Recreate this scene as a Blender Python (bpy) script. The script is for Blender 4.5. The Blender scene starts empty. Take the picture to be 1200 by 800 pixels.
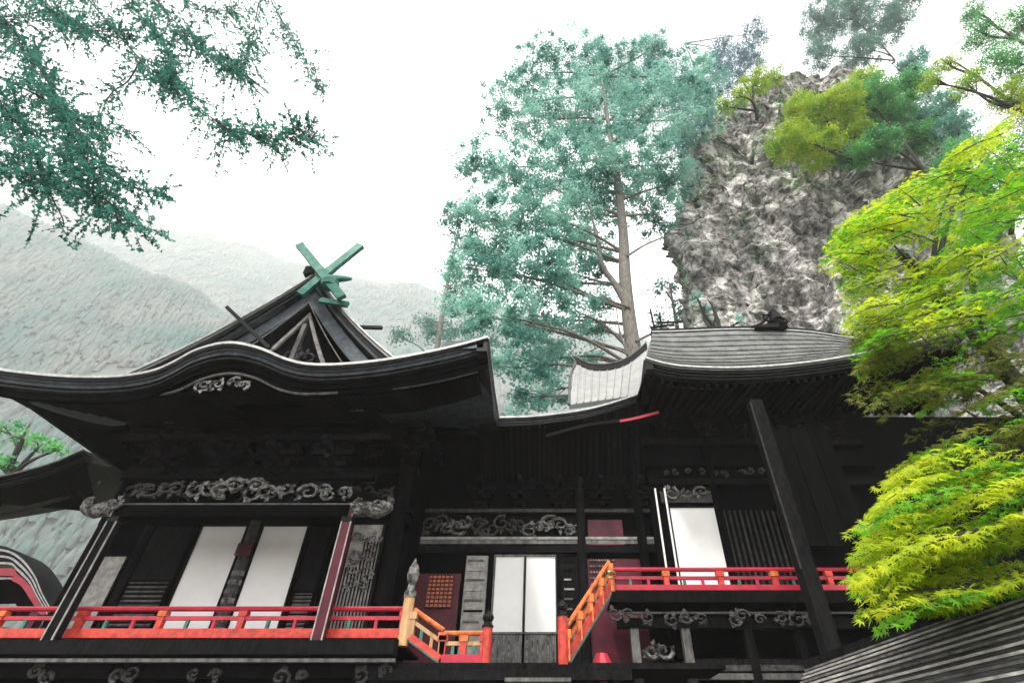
import bpy, math, random
import numpy as np
from mathutils import Vector, Matrix, noise as mn
R = math.radians
random.seed(7); RNG = np.random.default_rng(7)
S = bpy.context.scene
col = S.collection

# ---------------------------------------------------------------- camera
PITCH = 40.2; F = 600.0; CX = 640.0; EYE = 1.6
cam = bpy.data.cameras.new('camera'); co = bpy.data.objects.new('camera', cam); col.objects.link(co)
co.location = (0, 0, EYE); co.rotation_euler = (R(90 + PITCH), 0, 0)
cam.sensor_width = 36; cam.lens = 36 * F / 1200; cam.shift_x = -(CX - 600) / 1200
cam.clip_start = 0.1; cam.clip_end = 9000
S.camera = co
ct, st = math.cos(R(PITCH)), math.sin(R(PITCH))
def at(px, py, Y):
    """world point seen at photograph pixel (px, py) at a distance Y north of the viewer"""
    a = (px - CX) / F; b = (400 - py) / F
    t = Y / (ct - b * st)
    return Vector((a * t, Y, EYE + t * (st + b * ct)))

# ---------------------------------------------------------------- world, sun, exposure
SUN_EL, SUN_ROT = 58, 205
w = bpy.data.worlds.new('World'); S.world = w; w.use_nodes = True
nt = w.node_tree; nt.nodes.clear()
def N(t, k, **kw):
    n = t.nodes.new(k)
    for a, b in kw.items(): setattr(n, a, b)
    return n
out = N(nt, 'ShaderNodeOutputWorld'); bg = N(nt, 'ShaderNodeBackground'); bg.inputs[1].default_value = 0.05
sky = N(nt, 'ShaderNodeTexSky', sky_type='NISHITA', sun_disc=False, sun_elevation=R(SUN_EL), sun_rotation=R(SUN_ROT))
tc = N(nt, 'ShaderNodeTexCoord')
hole = N(nt, 'ShaderNodeVectorMath', operation='DISTANCE'); 
hd = (at(822, 15, 10) - Vector((0, 0, EYE))).normalized(); hole.inputs[1].default_value = hd
nt.links.new(tc.outputs['Generated'], hole.inputs[0])
ns = N(nt, 'ShaderNodeTexNoise'); ns.inputs['Scale'].default_value = 3.2; ns.inputs['Detail'].default_value = 6; ns.inputs['Roughness'].default_value = .55
nt.links.new(tc.outputs['Generated'], ns.inputs['Vector'])
mm = N(nt, 'ShaderNodeMath', operation='MULTIPLY_ADD'); mm.inputs[1].default_value = .55
nt.links.new(ns.outputs['Fac'], mm.inputs[0]); nt.links.new(hole.outputs['Value'], mm.inputs[2])
mr = N(nt, 'ShaderNodeMapRange', interpolation_type='SMOOTHSTEP')
mr.inputs['From Min'].default_value = .44; mr.inputs['From Max'].default_value = .6
nt.links.new(mm.outputs[0], mr.inputs['Value'])
cl = N(nt, 'ShaderNodeMapRange'); cl.inputs['From Min'].default_value = .3; cl.inputs['From Max'].default_value = .7
cl.inputs['To Min'].default_value = 23; cl.inputs['To Max'].default_value = 36
nt.links.new(ns.outputs['Fac'], cl.inputs['Value'])
cc = N(nt, 'ShaderNodeCombineColor'); 
for i in range(3): nt.links.new(cl.outputs[0], cc.inputs[i])
mx = N(nt, 'ShaderNodeMix', data_type='RGBA')
nt.links.new(mr.outputs[0], mx.inputs[0]); nt.links.new(sky.outputs[0], mx.inputs[6]); nt.links.new(cc.outputs[0], mx.inputs[7])
nt.links.new(mx.outputs[2], bg.inputs[0]); nt.links.new(bg.outputs[0], out.inputs[0])
sl = bpy.data.lights.new('sun', 'SUN'); sl.energy = 3.6; sl.angle = R(6); sl.color = (1, .95, .86)
so = bpy.data.objects.new('sun', sl); col.objects.link(so)
sd = Vector((math.sin(R(SUN_ROT)) * math.cos(R(SUN_EL)), math.cos(R(SUN_ROT)) * math.cos(R(SUN_EL)), math.sin(R(SUN_EL))))
so.rotation_euler = sd.to_track_quat('Z', 'Y').to_euler(); so.location = sd * 60
S.view_settings.view_transform = 'Standard'; S.view_settings.look = 'None'
S.view_settings.gamma = 1; S.view_settings.exposure = 1.0
S.render.engine = 'CYCLES'
S.cycles.max_bounces = 6; S.cycles.volume_bounces = 3

# ---------------------------------------------------------------- materials
def mat(name, c1, c2=None, scale=6, rough=.6, bump=.0, bscale=None, spec=.5, metal=0, stretch=(1, 1, 1), detail=5, rnd=0.0, transl=0, seams=None, contrast=(.35, .65)):
    m = bpy.data.materials.new(name); m.use_nodes = True; t = m.node_tree; t.nodes.clear()
    o = N(t, 'ShaderNodeOutputMaterial'); p = N(t, 'ShaderNodeBsdfPrincipled')
    p.inputs['Roughness'].default_value = rough; p.inputs['Metallic'].default_value = metal
    p.inputs['Specular IOR Level'].default_value = spec
    c2 = c2 or tuple(x * .6 for x in c1)
    geo = N(t, 'ShaderNodeNewGeometry'); mp = N(t, 'ShaderNodeMapping'); mp.inputs['Scale'].default_value = stretch
    t.links.new(geo.outputs['Position'], mp.inputs[0])
    n1 = N(t, 'ShaderNodeTexNoise'); n1.inputs['Scale'].default_value = scale; n1.inputs['Detail'].default_value = detail; n1.inputs['Roughness'].default_value = .65
    t.links.new(mp.outputs[0], n1.inputs['Vector'])
    r = N(t, 'ShaderNodeMapRange'); r.inputs['From Min'].default_value = contrast[0]; r.inputs['From Max'].default_value = contrast[1]
    t.links.new(n1.outputs['Fac'], r.inputs['Value'])
    x = N(t, 'ShaderNodeMix', data_type='RGBA'); x.inputs[6].default_value = (*c2, 1); x.inputs[7].default_value = (*c1, 1)
    t.links.new(r.outputs[0], x.inputs[0]); cs = x.outputs[2]
    if rnd:
        oi = N(t, 'ShaderNodeObjectInfo'); h = N(t, 'ShaderNodeHueSaturation')
        q = N(t, 'ShaderNodeMapRange'); q.inputs['To Min'].default_value = 1 - rnd; q.inputs['To Max'].default_value = 1 + rnd
        t.links.new(oi.outputs['Random'], q.inputs['Value']); t.links.new(q.outputs[0], h.inputs['Value']); t.links.new(cs, h.inputs['Color']); cs = h.outputs[0]
    t.links.new(cs, p.inputs['Base Color'])
    if bump:
        n2 = N(t, 'ShaderNodeTexNoise'); n2.inputs['Scale'].default_value = bscale or scale * 3; n2.inputs['Detail'].default_value = 6
        t.links.new(mp.outputs[0], n2.inputs['Vector'])
        b = N(t, 'ShaderNodeBump'); b.inputs['Strength'].default_value = bump; b.inputs['Distance'].default_value = .05
        t.links.new(n2.outputs['Fac'], b.inputs['Height']); t.links.new(b.outputs[0], p.inputs['Normal'])
    if transl:
        tr = N(t, 'ShaderNodeBsdfTranslucent'); ms = N(t, 'ShaderNodeMixShader'); ms.inputs[0].default_value = transl
        t.links.new(cs, tr.inputs[0]); t.links.new(p.outputs[0], ms.inputs[1]); t.links.new(tr.outputs[0], ms.inputs[2]); t.links.new(ms.outputs[0], o.inputs[0])
    else: t.links.new(p.outputs[0], o.inputs[0])
    return m
M = {}
M['black'] = mat('black_lacquer', (.005, .005, .0055), (.002, .002, .0025), 5, .85, .15, spec=.01, rnd=.35)
M['dark'] = mat('dark_timber', (.011, .0105, .011), (.004, .004, .0045), 4, .75, .3, stretch=(3, 3, 1), spec=.02, rnd=.4)
M['grey_wood'] = mat('weathered_timber', (.16, .155, .15), (.05, .048, .047), 7, .7, .4, stretch=(1, 1, .3), spec=.3, rnd=.3)
M['soot'] = mat('sooty_grey_timber', (.05, .049, .048), (.02, .02, .02), 7, .8, .3, spec=.1, rnd=.3)
M['pale_wood'] = mat('pale_timber', (.42, .40, .38), (.2, .19, .18), 6, .65, .3, spec=.3, rnd=.25)
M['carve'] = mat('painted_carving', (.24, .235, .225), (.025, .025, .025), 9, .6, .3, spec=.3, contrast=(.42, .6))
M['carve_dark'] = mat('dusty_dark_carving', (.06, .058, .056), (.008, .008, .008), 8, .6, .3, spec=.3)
M['white'] = mat('white_panel_paint', (.86, .855, .84), (.81, .80, .785), 2.5, .95, .03, spec=.1)
M['red'] = mat('vermilion_lacquer', (.66, .06, .035), (.30, .025, .02), 7, .4, .08, spec=.4, rnd=.15)
M['pink'] = mat('crimson_lacquer', (.50, .018, .045), (.30, .012, .03), 5, .4, .08, spec=.4, rnd=.15)
M['maroon'] = mat('maroon_lacquer', (.10, .006, .018), (.05, .004, .012), 5, .5, .08, spec=.3)
M['orange'] = mat('orange_lacquer', (.72, .20, .04), (.36, .06, .02), 6, .45, .08, spec=.4, rnd=.15)
M['tan'] = mat('bare_cedar', (.55, .36, .17), (.38, .2, .09), 8, .6, .2, stretch=(1, 1, .2), rnd=.15)
M['teal'] = mat('verdigris_copper', (.05, .22, .16), (.02, .09, .075), 5, .5, .15, metal=.2)
M['copper'] = mat('weathered_copper_roof', (.20, .20, .198), (.085, .088, .085), 2.2, .42, .2, bscale=14, metal=.35, rnd=.18)
M['copper_dark'] = mat('dark_copper_edge', (.028, .029, .031), (.008, .008, .009), 5, .6, .2, metal=.2, spec=.2, rnd=.3)
M['sheet'] = mat('pale_sheet_metal', (.33, .33, .325), (.24, .245, .24), 3, .6, .1, spec=.3)
M['slate'] = mat('blue_grey_roof', (.05, .065, .08), (.012, .016, .02), 5, .5, .3, metal=.2, rnd=.3)
M['lip'] = mat('bright_copper_lip', (.55, .55, .54), (.3, .3, .3), 8, .4, .1, metal=.2)
M['iron'] = mat('black_iron_fitting', (.01, .01, .011), (.005, .005, .005), 8, .6, .1, metal=.2, spec=.2)
M['gilt'] = mat('tarnished_brass', (.45, .36, .15), (.2, .15, .07), 8, .35, .1, metal=.8)
M['stone'] = mat('dark_stone', (.09, .088, .083), (.035, .034, .033), 4, .8, .6, rnd=.35)
M['rock'] = None
M['bark'] = mat('grey_bark', (.26, .235, .21), (.07, .062, .055), 7, .85, .8, stretch=(3, 3, .4), bscale=14)
M['bark_dark'] = mat('dark_bark', (.05, .042, .036), (.02, .017, .015), 10, .85, .5, stretch=(2, 2, .6))
M['soil'] = mat('forest_floor', (.07, .06, .04), (.035, .045, .02), 1.5, .95, .5)
M['gravel'] = mat('path_gravel', (.25, .24, .22), (.14, .13, .12), 20, .9, .5)
def leafmat(n, c1, c2, tr, sc=1.2): return mat(n, c1, c2, sc, .55, 0, spec=.3, transl=tr, detail=4, contrast=(.38, .62))
M['leaf_teal'] = leafmat('blue_green_needles', (.40, .70, .60), (.08, .28, .24), .5, .33)
M['leaf_mist'] = leafmat('pale_blue_green_leaves', (.17, .34, .28), (.1, .24, .2), .4, .5)
M['leaf_blue'] = leafmat('hazy_blue_green_leaves', (.13, .27, .33), (.07, .17, .22), .35, .5)
M['leaf_fir'] = leafmat('dark_fir_needles', (.10, .38, .29), (.02, .14, .11), .45, 1.6)
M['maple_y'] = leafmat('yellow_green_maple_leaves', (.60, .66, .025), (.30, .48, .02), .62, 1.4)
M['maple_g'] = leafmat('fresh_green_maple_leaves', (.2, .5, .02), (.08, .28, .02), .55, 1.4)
M['maple_d'] = leafmat('olive_maple_leaves', (.22, .24, .03), (.08, .11, .02), .45, 1.4)  # olive tone for sprays in the middle band
M['leaf_lime'] = leafmat('lime_shrub_leaves', (.52, .62, .04), (.22, .42, .03), .4, .8)
M['leaf_green'] = leafmat('green_shrub_leaves', (.2, .55, .16), (.06, .27, .12), .35, .8)
M['far_wood'] = mat('far_forest', (.10, .115, .11), (.02, .085, .078), .014, .9, 0, contrast=(.40, .60), detail=9)  # trees share the slope's mist grey, painted into their colour
M['hill'] = mat('misted_hill', (.10, .112, .107), (.022, .085, .08), .014, .95, 0, contrast=(.40, .60), detail=9)  # grey is mist put into the slope colour, teal is vegetation

# ---------------------------------------------------------------- object helpers
WL = {}
def tag(o, label=None, cat=None, group=None, kind=None):
    for k, v in (('label', label), ('category', cat), ('group', group), ('kind', kind)):
        if v: o[k] = v
    return o
def thing(name, loc, label, cat, group=None):
    o = bpy.data.objects.new(name, None); col.objects.link(o); o.location = loc; o.empty_display_size = .3
    WL[o.name] = Vector(loc); return tag(o, label, cat, group)
def link(name, me, loc, parent=None, label=None, kind=None):
    o = bpy.data.objects.new(name, me); col.objects.link(o); o.location = loc
    WL[o.name] = Vector(loc)
    if parent is not None:
        o.parent = parent; o.matrix_parent_inverse = Matrix.Translation(-WL[parent.name])
    return tag(o, label, kind=kind)
class MB:
    def __init__(s): s.v = []; s.f = []
    def add(s, vs, fs):
        n = len(s.v); s.v += [tuple(v) for v in vs]; s.f += [tuple(i + n for i in f) for f in fs]; return s
    def box(s, c, d, rot=None):
        x, y, z = d[0] / 2, d[1] / 2, d[2] / 2; c = Vector(c)
        vs = [Vector((i, j, k)) for i in (-x, x) for j in (-y, y) for k in (-z, z)]
        if rot is not None: vs = [rot @ v for v in vs]
        return s.add([v + c for v in vs], [(0, 1, 3, 2), (4, 6, 7, 5), (0, 4, 5, 1), (2, 3, 7, 6), (0, 2, 6, 4), (1, 5, 7, 3)])
    def bb(s, x0, x1, y0, y1, z0, z1):
        return s.box(((x0 + x1) / 2, (y0 + y1) / 2, (z0 + z1) / 2), (abs(x1 - x0), abs(y1 - y0), abs(z1 - z0)))
    def bar(s, p, q, w_, h, up=(0, 0, 1)):
        p = Vector(p); q = Vector(q); d = q - p; L = d.length; d.normalize()
        sx = d.cross(Vector(up)); 
        if sx.length < 1e-4: sx = Vector((1, 0, 0))
        sx.normalize(); u = sx.cross(d)
        r = Matrix((sx, d, u)).transposed()
        return s.box((p + q) / 2, (w_, L, h), r)
    def tube(s, pts, rad, n=6, cap=True):
        pts = [Vector(p) for p in pts]; k = len(pts)
        if not hasattr(rad, '__len__'): rad = [rad] * k
        ref = Vector((.13, .21, .97)); vs = []
        for i, p in enumerate(pts):
            d = (pts[min(i + 1, k - 1)] - pts[max(i - 1, 0)]); d = d.normalized() if d.length > 1e-9 else Vector((0, 0, 1))
            a = d.cross(ref); 
            if a.length < .05: a = d.cross(Vector((1, 0, 0)))
            a.normalize(); b = d.cross(a)
            for j in range(n):
                th = 2 * math.pi * j / n; vs.append(p + (a * math.cos(th) + b * math.sin(th)) * rad[i])
        fs = [(i * n + j, i * n + (j + 1) % n, (i + 1) * n + (j + 1) % n, (i + 1) * n + j) for i in range(k - 1) for j in range(n)]
        if cap: fs += [tuple(range(n - 1, -1, -1)), tuple(range((k - 1) * n, k * n))]
        return s.add(vs, fs)
    def lathe(s, c, prof, n=12):
        c = Vector(c); vs = [c + Vector((r * math.cos(2 * math.pi * j / n), r * math.sin(2 * math.pi * j / n), z)) for r, z in prof for j in range(n)]
        k = len(prof)
        fs = [(i * n + j, i * n + (j + 1) % n, (i + 1) * n + (j + 1) % n, (i + 1) * n + j) for i in range(k - 1) for j in range(n)]
        return s.add(vs, fs + [tuple(range(n - 1, -1, -1)), tuple(range((k - 1) * n, k * n))])
    def sweep(s, rails, closed=True):
        """rails: list of lists of points with equal length; neighbours are skinned (first and last too), ends capped"""
        m = len(rails); k = len(rails[0]); vs = [p for r in rails for p in r]; fs = []
        for a in range(m if closed else m - 1):
            b = (a + 1) % m
            fs += [(a * k + i, a * k + i + 1, b * k + i + 1, b * k + i) for i in range(k - 1)]
        if closed: fs += [tuple(a * k for a in range(m)), tuple(a * k + k - 1 for a in range(m - 1, -1, -1))]
        return s.add(vs, fs)
    def mesh(s, name, m, centre=True, smooth=False):
        vs = np.array([tuple(v) for v in s.v], float); c = (vs.min(0) + vs.max(0)) / 2 if centre else np.zeros(3)
        me = bpy.data.meshes.new(name); me.from_pydata((vs - c).tolist(), [], s.f); me.update()
        bpy_fix(me); me.materials.append(m)
        if smooth: me.polygons.foreach_set('use_smooth', [True] * len(me.polygons))
        return me, Vector(c)
    def build(s, name, m, parent=None, label=None, kind=None, smooth=False):
        if name.endswith('carving') or name in ('branches',): kind = 'stuff'
        me, c = s.mesh(name, M[m] if isinstance(m, str) else m, True, smooth)
        return link(name, me, c, parent, label, kind)
import bmesh
def bpy_fix(me):
    b = bmesh.new(); b.from_mesh(me); bmesh.ops.recalc_face_normals(b, faces=b.faces); b.to_mesh(me); b.free()
def piece(name, me, loc, parent): return link(name, me, loc, parent)
def catmull(pts, n=6):
    P = [Vector(p) for p in pts]; P = [P[0] * 2 - P[1]] + P + [P[-1] * 2 - P[-2]]; o = []
    for i in range(1, len(P) - 2):
        for k in range(n):
            t = k / n; a, b, c, d = P[i - 1], P[i], P[i + 1], P[i + 2]
            o.append(.5 * ((2 * b) + (c - a) * t + (2 * a - 5 * b + 4 * c - d) * t * t + (3 * b - a - 3 * c + d) * t ** 3))
    return o + [P[-2]]
def npmesh(name, V, Fc, m, smooth=False):
    me = bpy.data.meshes.new(name); V = np.asarray(V, np.float32); Fc = np.asarray(Fc, np.int32); k = Fc.shape[1]
    me.vertices.add(len(V)); me.vertices.foreach_set('co', V.ravel())
    me.loops.add(Fc.size); me.loops.foreach_set('vertex_index', Fc.ravel())
    me.polygons.add(len(Fc)); me.polygons.foreach_set('loop_start', np.arange(len(Fc), dtype=np.int32) * k)
    me.update(calc_edges=True); me.materials.append(m)
    if smooth: me.polygons.foreach_set('use_smooth', [True] * len(Fc))
    return me

# ---------------------------------------------------------------- carved ornament
def scrolls(mb, x0, x1, z0, z1, Y, n, seed, r=.028):
    rr = random.Random(seed)
    for i in range(n):
        cx = x0 + (x1 - x0) * (i + .5 + rr.uniform(-.25, .25)) / n; cz = rr.uniform(z0 + (z1 - z0) * .25, z1 - (z1 - z0) * .25)
        R0 = (z1 - z0) * rr.uniform(.28, .48); a0 = rr.uniform(0, 6.28); sg = rr.choice((-1, 1)); pts = []
        for k in range(12):
            u = k / 11; a = a0 + sg * u * 8.2; q = R0 * (1 - u * .9)
            pts.append((cx + q * math.cos(a) * 1.25, Y - .05 * u - rr.uniform(0, .02), cz + q * math.sin(a)))
        mb.tube(pts, [r * (1 - .5 * k / 11) for k in range(12)], 5)
        for k in range(3):
            a = rr.uniform(0, 6.28); d = Vector((math.cos(a), 0, math.sin(a)))
            c = Vector((cx, Y - .02, cz)) + d * R0 * .9
            mb.add([c - d * .05, c + Vector((d.z, -.25, -d.x)) * .06, c + d * R0 * .55, c - Vector((d.z, .25, -d.x)) * .06, c + Vector((0, .03, 0))],
                   [(0, 1, 2), (0, 2, 3), (0, 3, 4), (0, 4, 1), (1, 4, 2), (2, 4, 3)])
    return mb
def carving(x0, x1, z0, z1, Y, n, seed, parent, m='carve', label=None):
    b = MB().bb(x0, x1, Y + .03, Y + .09, z0, z1).build('carved_panel', 'black', parent)
    scrolls(MB(), x0, x1, z0, z1, Y, n, seed, (z1 - z0) * .09).build('carving', m, b, label)
def bracket_mesh(w_=.9, d=.8, h=.62):
    b = MB()
    for k in range(3):
        ww = w_ * (.38 + .31 * k); z = h * k / 3
        b.box((0, -d * k / 5, z), (ww, .13, .12)); b.box((0, -d * (k + .4) / 4, z + .005), (.13, d * (.5 + .25 * k), .11))
        for s in (-1, 0, 1): b.box((s * ww * .44, -d * k / 5, z + .105), (.19, .19, .085))
    b.box((0, -d * .85, h * .72), (.12, .5, .14), Matrix.Rotation(R(-14), 3, 'X'))
    return b.mesh('bracket_set', M['dark'], False)[0]
BR = bracket_mesh()

# ================================================================ GROUND
b = MB(); n = 24; vs = []; fs = []
for i in range(n + 1):
    for j in range(n + 1):
        x = -4000 + 8000 * i / n; y = -3000 + 8000 * j / n; vs.append((x, y, 0))
fs = [(i * (n + 1) + j, (i + 1) * (n + 1) + j, (i + 1) * (n + 1) + j + 1, i * (n + 1) + j + 1) for i in range(n) for j in range(n)]
me = bpy.data.meshes.new('ground'); me.from_pydata(vs, [], fs); me.materials.append(M['soil']); tag(link('ground', me, (0, 0, 0)), kind='structure')
tag(MB().bb(-16, 14, -2, 10.4, -.2, .012).build('gravel_path', 'gravel'), kind='structure')
# ================================================================ PRAYER HALL (left)
def X(px, py, Y): return at(px, py, Y).x
def Z(py, Y): return at(640, py, Y).z
ZA = Z(750, 11.5)                       # veranda floor of the prayer hall
ZB = Z(692, 12.6)                       # floor of the sanctuary veranda
ZM = Z(776, 11.5)                       # lower landing between them
hall = thing('prayer_hall', (-7, 13, 0), 'black lacquered shrine hall with a gabled and undulating roof on the left', 'shrine hall')
WY = 13.0; CXH = -7.0
zt = Z(617, WY)
MB().bb(-11.4, -3.5, WY + .25, WY + 6, ZA - .1, 9.6).build('wall', 'black', hall)
# wall framing
def wx(px): return X(px, 708, WY)
for a, h, zz, m in ((-11.4, .26, zt + .16, 'black'), (-11.4, .12, zt + .42, 'dark'), (-11.4, .18, ZA + .12, 'black')):
    MB().bb(a, -3.5, WY - .06, WY + .25, zz - h / 2, zz + h / 2).build('wall_beam', m, hall)
for px, wd, m in ((129, .2, 'dark'), (266, .34, 'carve_dark'), (447, .4, 'dark'), (70, .3, 'dark')):
    x = wx(px); c = MB().lathe((x, WY + .05, ZA), [(wd / 2, 0), (wd / 2, 9.0 - ZA)], 14).build('pillar', m, hall)
    if px == 266:
        for k in range(7): MB().lathe((x, WY + .05, ZA + .4 + k * .2), [(.17, 0), (.185, .02), (.185, .1), (.17, .12)], 12).build('carved_band', 'carve' if k % 2 else 'grey_wood', c)
        MB().bb(x - .18, x + .18, WY - .16, WY - .12, zt - .75, zt - .45).build('crimson_plate', 'maroon', c)
def leaf_panel(x0, x1, z0, z1, Y, m, parent, frame='dark', nm='wall_panel', mid=None):
    p = MB().bb(x0, x1, Y, Y + .05, z0, z1).build(nm, m, parent); f = .05
    q = MB().bb(x0 - f, x0, Y - .03, Y + .06, z0, z1).bb(x1, x1 + f, Y - .03, Y + .06, z0, z1)
    q.bb(x0 - f, x1 + f, Y - .034, Y + .064, z1, z1 + f).bb(x0 - f, x1 + f, Y - .034, Y + .064, z0 - f, z0)
    if mid: q.bb(mid - .025, mid + .025, Y - .04, Y - .002, z0, z1)
    q.build('panel_frame', frame, p); return p
def louvre(x0, x1, z0, z1, Y, parent, n, top_plain=.5):
    p = MB().bb(x0, x1, Y, Y + .05, z0, z1).build('louvred_door', 'dark', parent)
    zz = z0 + (z1 - z0) * (1 - top_plain)
    me, c = MB().box((0, 0, 0), (x1 - x0 - .1, .05, .028), Matrix.Rotation(R(35), 3, 'X')).mesh('slat', M['grey_wood'], False)
    for i in range(n): link('slat', me, ((x0 + x1) / 2, Y - .03, z0 + .06 + (zz - z0) * i / n), p)
    q = MB().bb(x0 - .04, x0, Y - .05, Y + .05, z0, z1).bb(x1, x1 + .04, Y - .05, Y + .05, z0, z1).bb(x0, x1, Y - .05, Y, zz - .03, zz + .03)
    q.build('door_frame', 'black', p); return p
louvre(wx(139), wx(190), ZA + .2, zt, WY - .02, hall, 13)
leaf_panel(wx(200), wx(256), ZA + .25, zt, WY - .03, 'white', hall)
leaf_panel(wx(278), wx(334), ZA + .25, zt, WY - .03, 'white', hall)
louvre(wx(341), wx(366), ZA + .2, zt, WY - .02, hall, 13, .6)
leaf_panel(wx(92), wx(122), ZA + .25, Z(652, WY), WY - .03, 'pale_wood', hall)
# side screens of carved open-work beyond the porch columns
def screen(x0, x1, Y, seed):
    p = MB().bb(x0, x1, Y, Y + .06, ZA + .2, zt + .05).build('carved_screen', 'pale_wood', hall)
    for k in range(4): scrolls(MB(), x0 + .05, x1 - .05, zt - .1 - .38 * (k + 1), zt - .12 - .38 * k, Y - .03, 2, seed + k, .022).build('carving', 'carve', p)
    q = MB()
    for i in range(9): q.bar((x0 + .06 + (x1 - x0 - .12) * i / 8, Y - .02, ZA + .25), (x0 + .06 + (x1 - x0 - .12) * i / 8, Y - .02, zt - (1.0 if i < 4 else .4)), .02, .03, (1, 0, 0))
    q.build('lattice', 'dark', p)
    MB().bb(x0 - .06, x0, Y - .05, Y + .08, ZA, zt + .1).bb(x1, x1 + .06, Y - .05, Y + .08, ZA, zt + .1).build('screen_frame', 'dark', p)
screen(wx(394), wx(432), WY - .06, 3)
# frieze under the brackets: carved panels between short posts
fz0, fz1 = zt + .5, zt + 1.35
edges = [-11.3] + [wx(v) for v in (140, 200, 266, 338, 390, 440)]
for i in range(len(edges) - 1):
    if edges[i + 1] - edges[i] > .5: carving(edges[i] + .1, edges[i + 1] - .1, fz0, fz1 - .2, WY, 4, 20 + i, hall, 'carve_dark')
    MB().bb(edges[i] - .08, edges[i] + .08, WY - .05, WY + .2, fz0, fz1 + .1).build('strut', 'dark', hall)
MB().bb(-11.4, -3.5, WY - .1, WY + .2, fz1 + .06, fz1 + .24).build('wall_beam', 'dark', hall)
for i in range(8):
    link('bracket_set', BR, (-11.2 + i * 1.06, WY - .1, fz1 + .35), hall); 
MB().bb(-11.4, -3.3, WY - .95, WY - .8, fz1 + .98, fz1 + 1.12).build('purlin', 'dark', hall)
# porch
PY = 11.2; px0, px1 = X(82, 708, PY), X(374, 745, PY); zb = Z(606, PY)
for x in (px0, px1):
    c = MB().bb(x - .1, x + .1, PY - .1, PY + .1, ZA - .1, zb + .25).build('porch_column', 'maroon' if x == px1 else 'dark', hall, 'crimson lacquered porch column with pale edges' if x == px1 else None)
    q = MB()
    for sx in (-1, 1): q.bb(x + sx * .1 - .012, x + sx * .1 + .012, PY - .113, PY - .087, ZA - .1, zb + .25)
    q.build('edge_strip', 'pale_wood', c)
    MB().bb(x - .12, x + .12, PY - .12, PY + .12, zb - .12, zb - .02).build('metal_collar', 'iron', c)
    s = -1 if x == px0 else 1       # carved beast-head beam end
    pts = [(x + s * .1, PY, zb + .16), (x + s * .35, PY, zb + .2), (x + s * .6, PY, zb + .14), (x + s * .78, PY, zb + .22), (x + s * .86, PY, zb + .36), (x + s * .78, PY, zb + .46)]
    e = MB().tube(catmull(pts, 3), [.17] * 4 + [.16] * 3 + [.14] * 4 + [.09] * 3 + [.04] * 2, 8).build('beam_end', 'carve', hall, smooth=True)
    scrolls(MB(), min(x, x + s * .8), max(x, x + s * .8), zb, zb + .4, PY - .16, 2, 9 + int(s), .035).build('carving', 'carve', e)
MB().bb(px0, px1, PY - .12, PY + .12, zb - .02, zb + .3).build('porch_beam', 'black', hall)
MB().bb(px0 - .1, px1 + .1, PY - .13, PY - .122, zb + .24, zb + .275).build('beam_moulding', 'grey_wood', hall)
for i in range(4):
    a = px0 + (px1 - px0) * i / 4; c = a + (px1 - px0) / 4
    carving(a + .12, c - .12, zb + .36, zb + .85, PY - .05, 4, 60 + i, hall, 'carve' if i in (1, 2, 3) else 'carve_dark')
    link('bracket_set', BR, (a + (c - a) / 2, PY, zb + 1.0), hall)
scrolls(MB(), CXH - .55, CXH + .55, zb + .3, zb + .95, PY - .2, 3, 77, .06).build('dragon_carving', 'carve', hall)
MB().bb(px0 - .4, px1 + .4, PY - .1, PY + .1, zb + .88, zb + 1.02).build('porch_beam', 'dark', hall)
MB().bb(px0 - .7, px1 + .7, PY - .6, PY - .45, zb + 1.62, zb + 1.76).build('porch_beam', 'dark', hall)
for x in (px0, px1):                     # rainbow beams back to the wall
    MB().tube(catmull([(x, PY, zb + .45), (x, PY + .7, zb + .8), (x, WY, zb + 1.1)], 4), .12, 6).build('tie_beam', 'dark', hall)

# roof, front eave edge traced as a curve, porch bulge pushed forward
E1 = [(-62, 408), (-32, 424), (0, 434), (60, 441), (110, 443), (150, 441), (182, 435), (205, 425), (232, 411), (268, 403), (303, 409), (335, 422), (362, 428), (400, 428), (450, 423), (500, 414), (540, 405), (572, 396)]
def yk(px): u = (px - 268) / 105; return 9.4 - (.7 * (math.cos(math.pi * u) + 1) / 2 if abs(u) < 1 else 0)
e_top = catmull([at(px, py, yk(px)) for px, py in E1], 5)
def off(pts, dy, dz): return [p + Vector((0, dy, dz)) for p in pts]
roofA = None
YR = 15.5
def hallroof(p, u):
    z0 = p.z; base = at(400, 434, 9.4).z
    k = max(0, z0 - base) * max(0, 1 - u * (.9 if p.x < -4.5 else 2.5))          # bulge carried back
    return Vector((p.x + (0 if p.x > -3 else 0), p.y + (YR - p.y) * u, base + k + 2.0 * (u ** 1.5)))
rows = [[hallroof(p, u / 10) if u else p for p in e_top] for u in range(11)]
low = [[q + Vector((0, .1, -.22)) for q in r] for r in rows]
roofA = MB().sweep(rows + low[::-1]).build('roof', 'slate', hall)
MB().sweep([off(e_top, -.05, .045), off(e_top, .12, .05), off(e_top, .12, -.0), off(e_top, -.05, -.02)]).build('eave_lip', 'lip', roofA)
for k in range(4):                       # thick layered shingle edge
    MB().sweep([off(e_top, -.0 + .05 * k, -.02 - .07 * k), off(e_top, .3, -.02 - .07 * k), off(e_top, .3, -.085 - .07 * k), off(e_top, .0 + .05 * k, -.085 - .07 * k)]).build('shingle_course', 'copper_dark', roofA)
MB().sweep([off(e_top, .28, -.3), off(e_top, .4, -.3), off(e_top, .4, -.46), off(e_top, .28, -.46)]).build('fascia', 'black', roofA)
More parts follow.
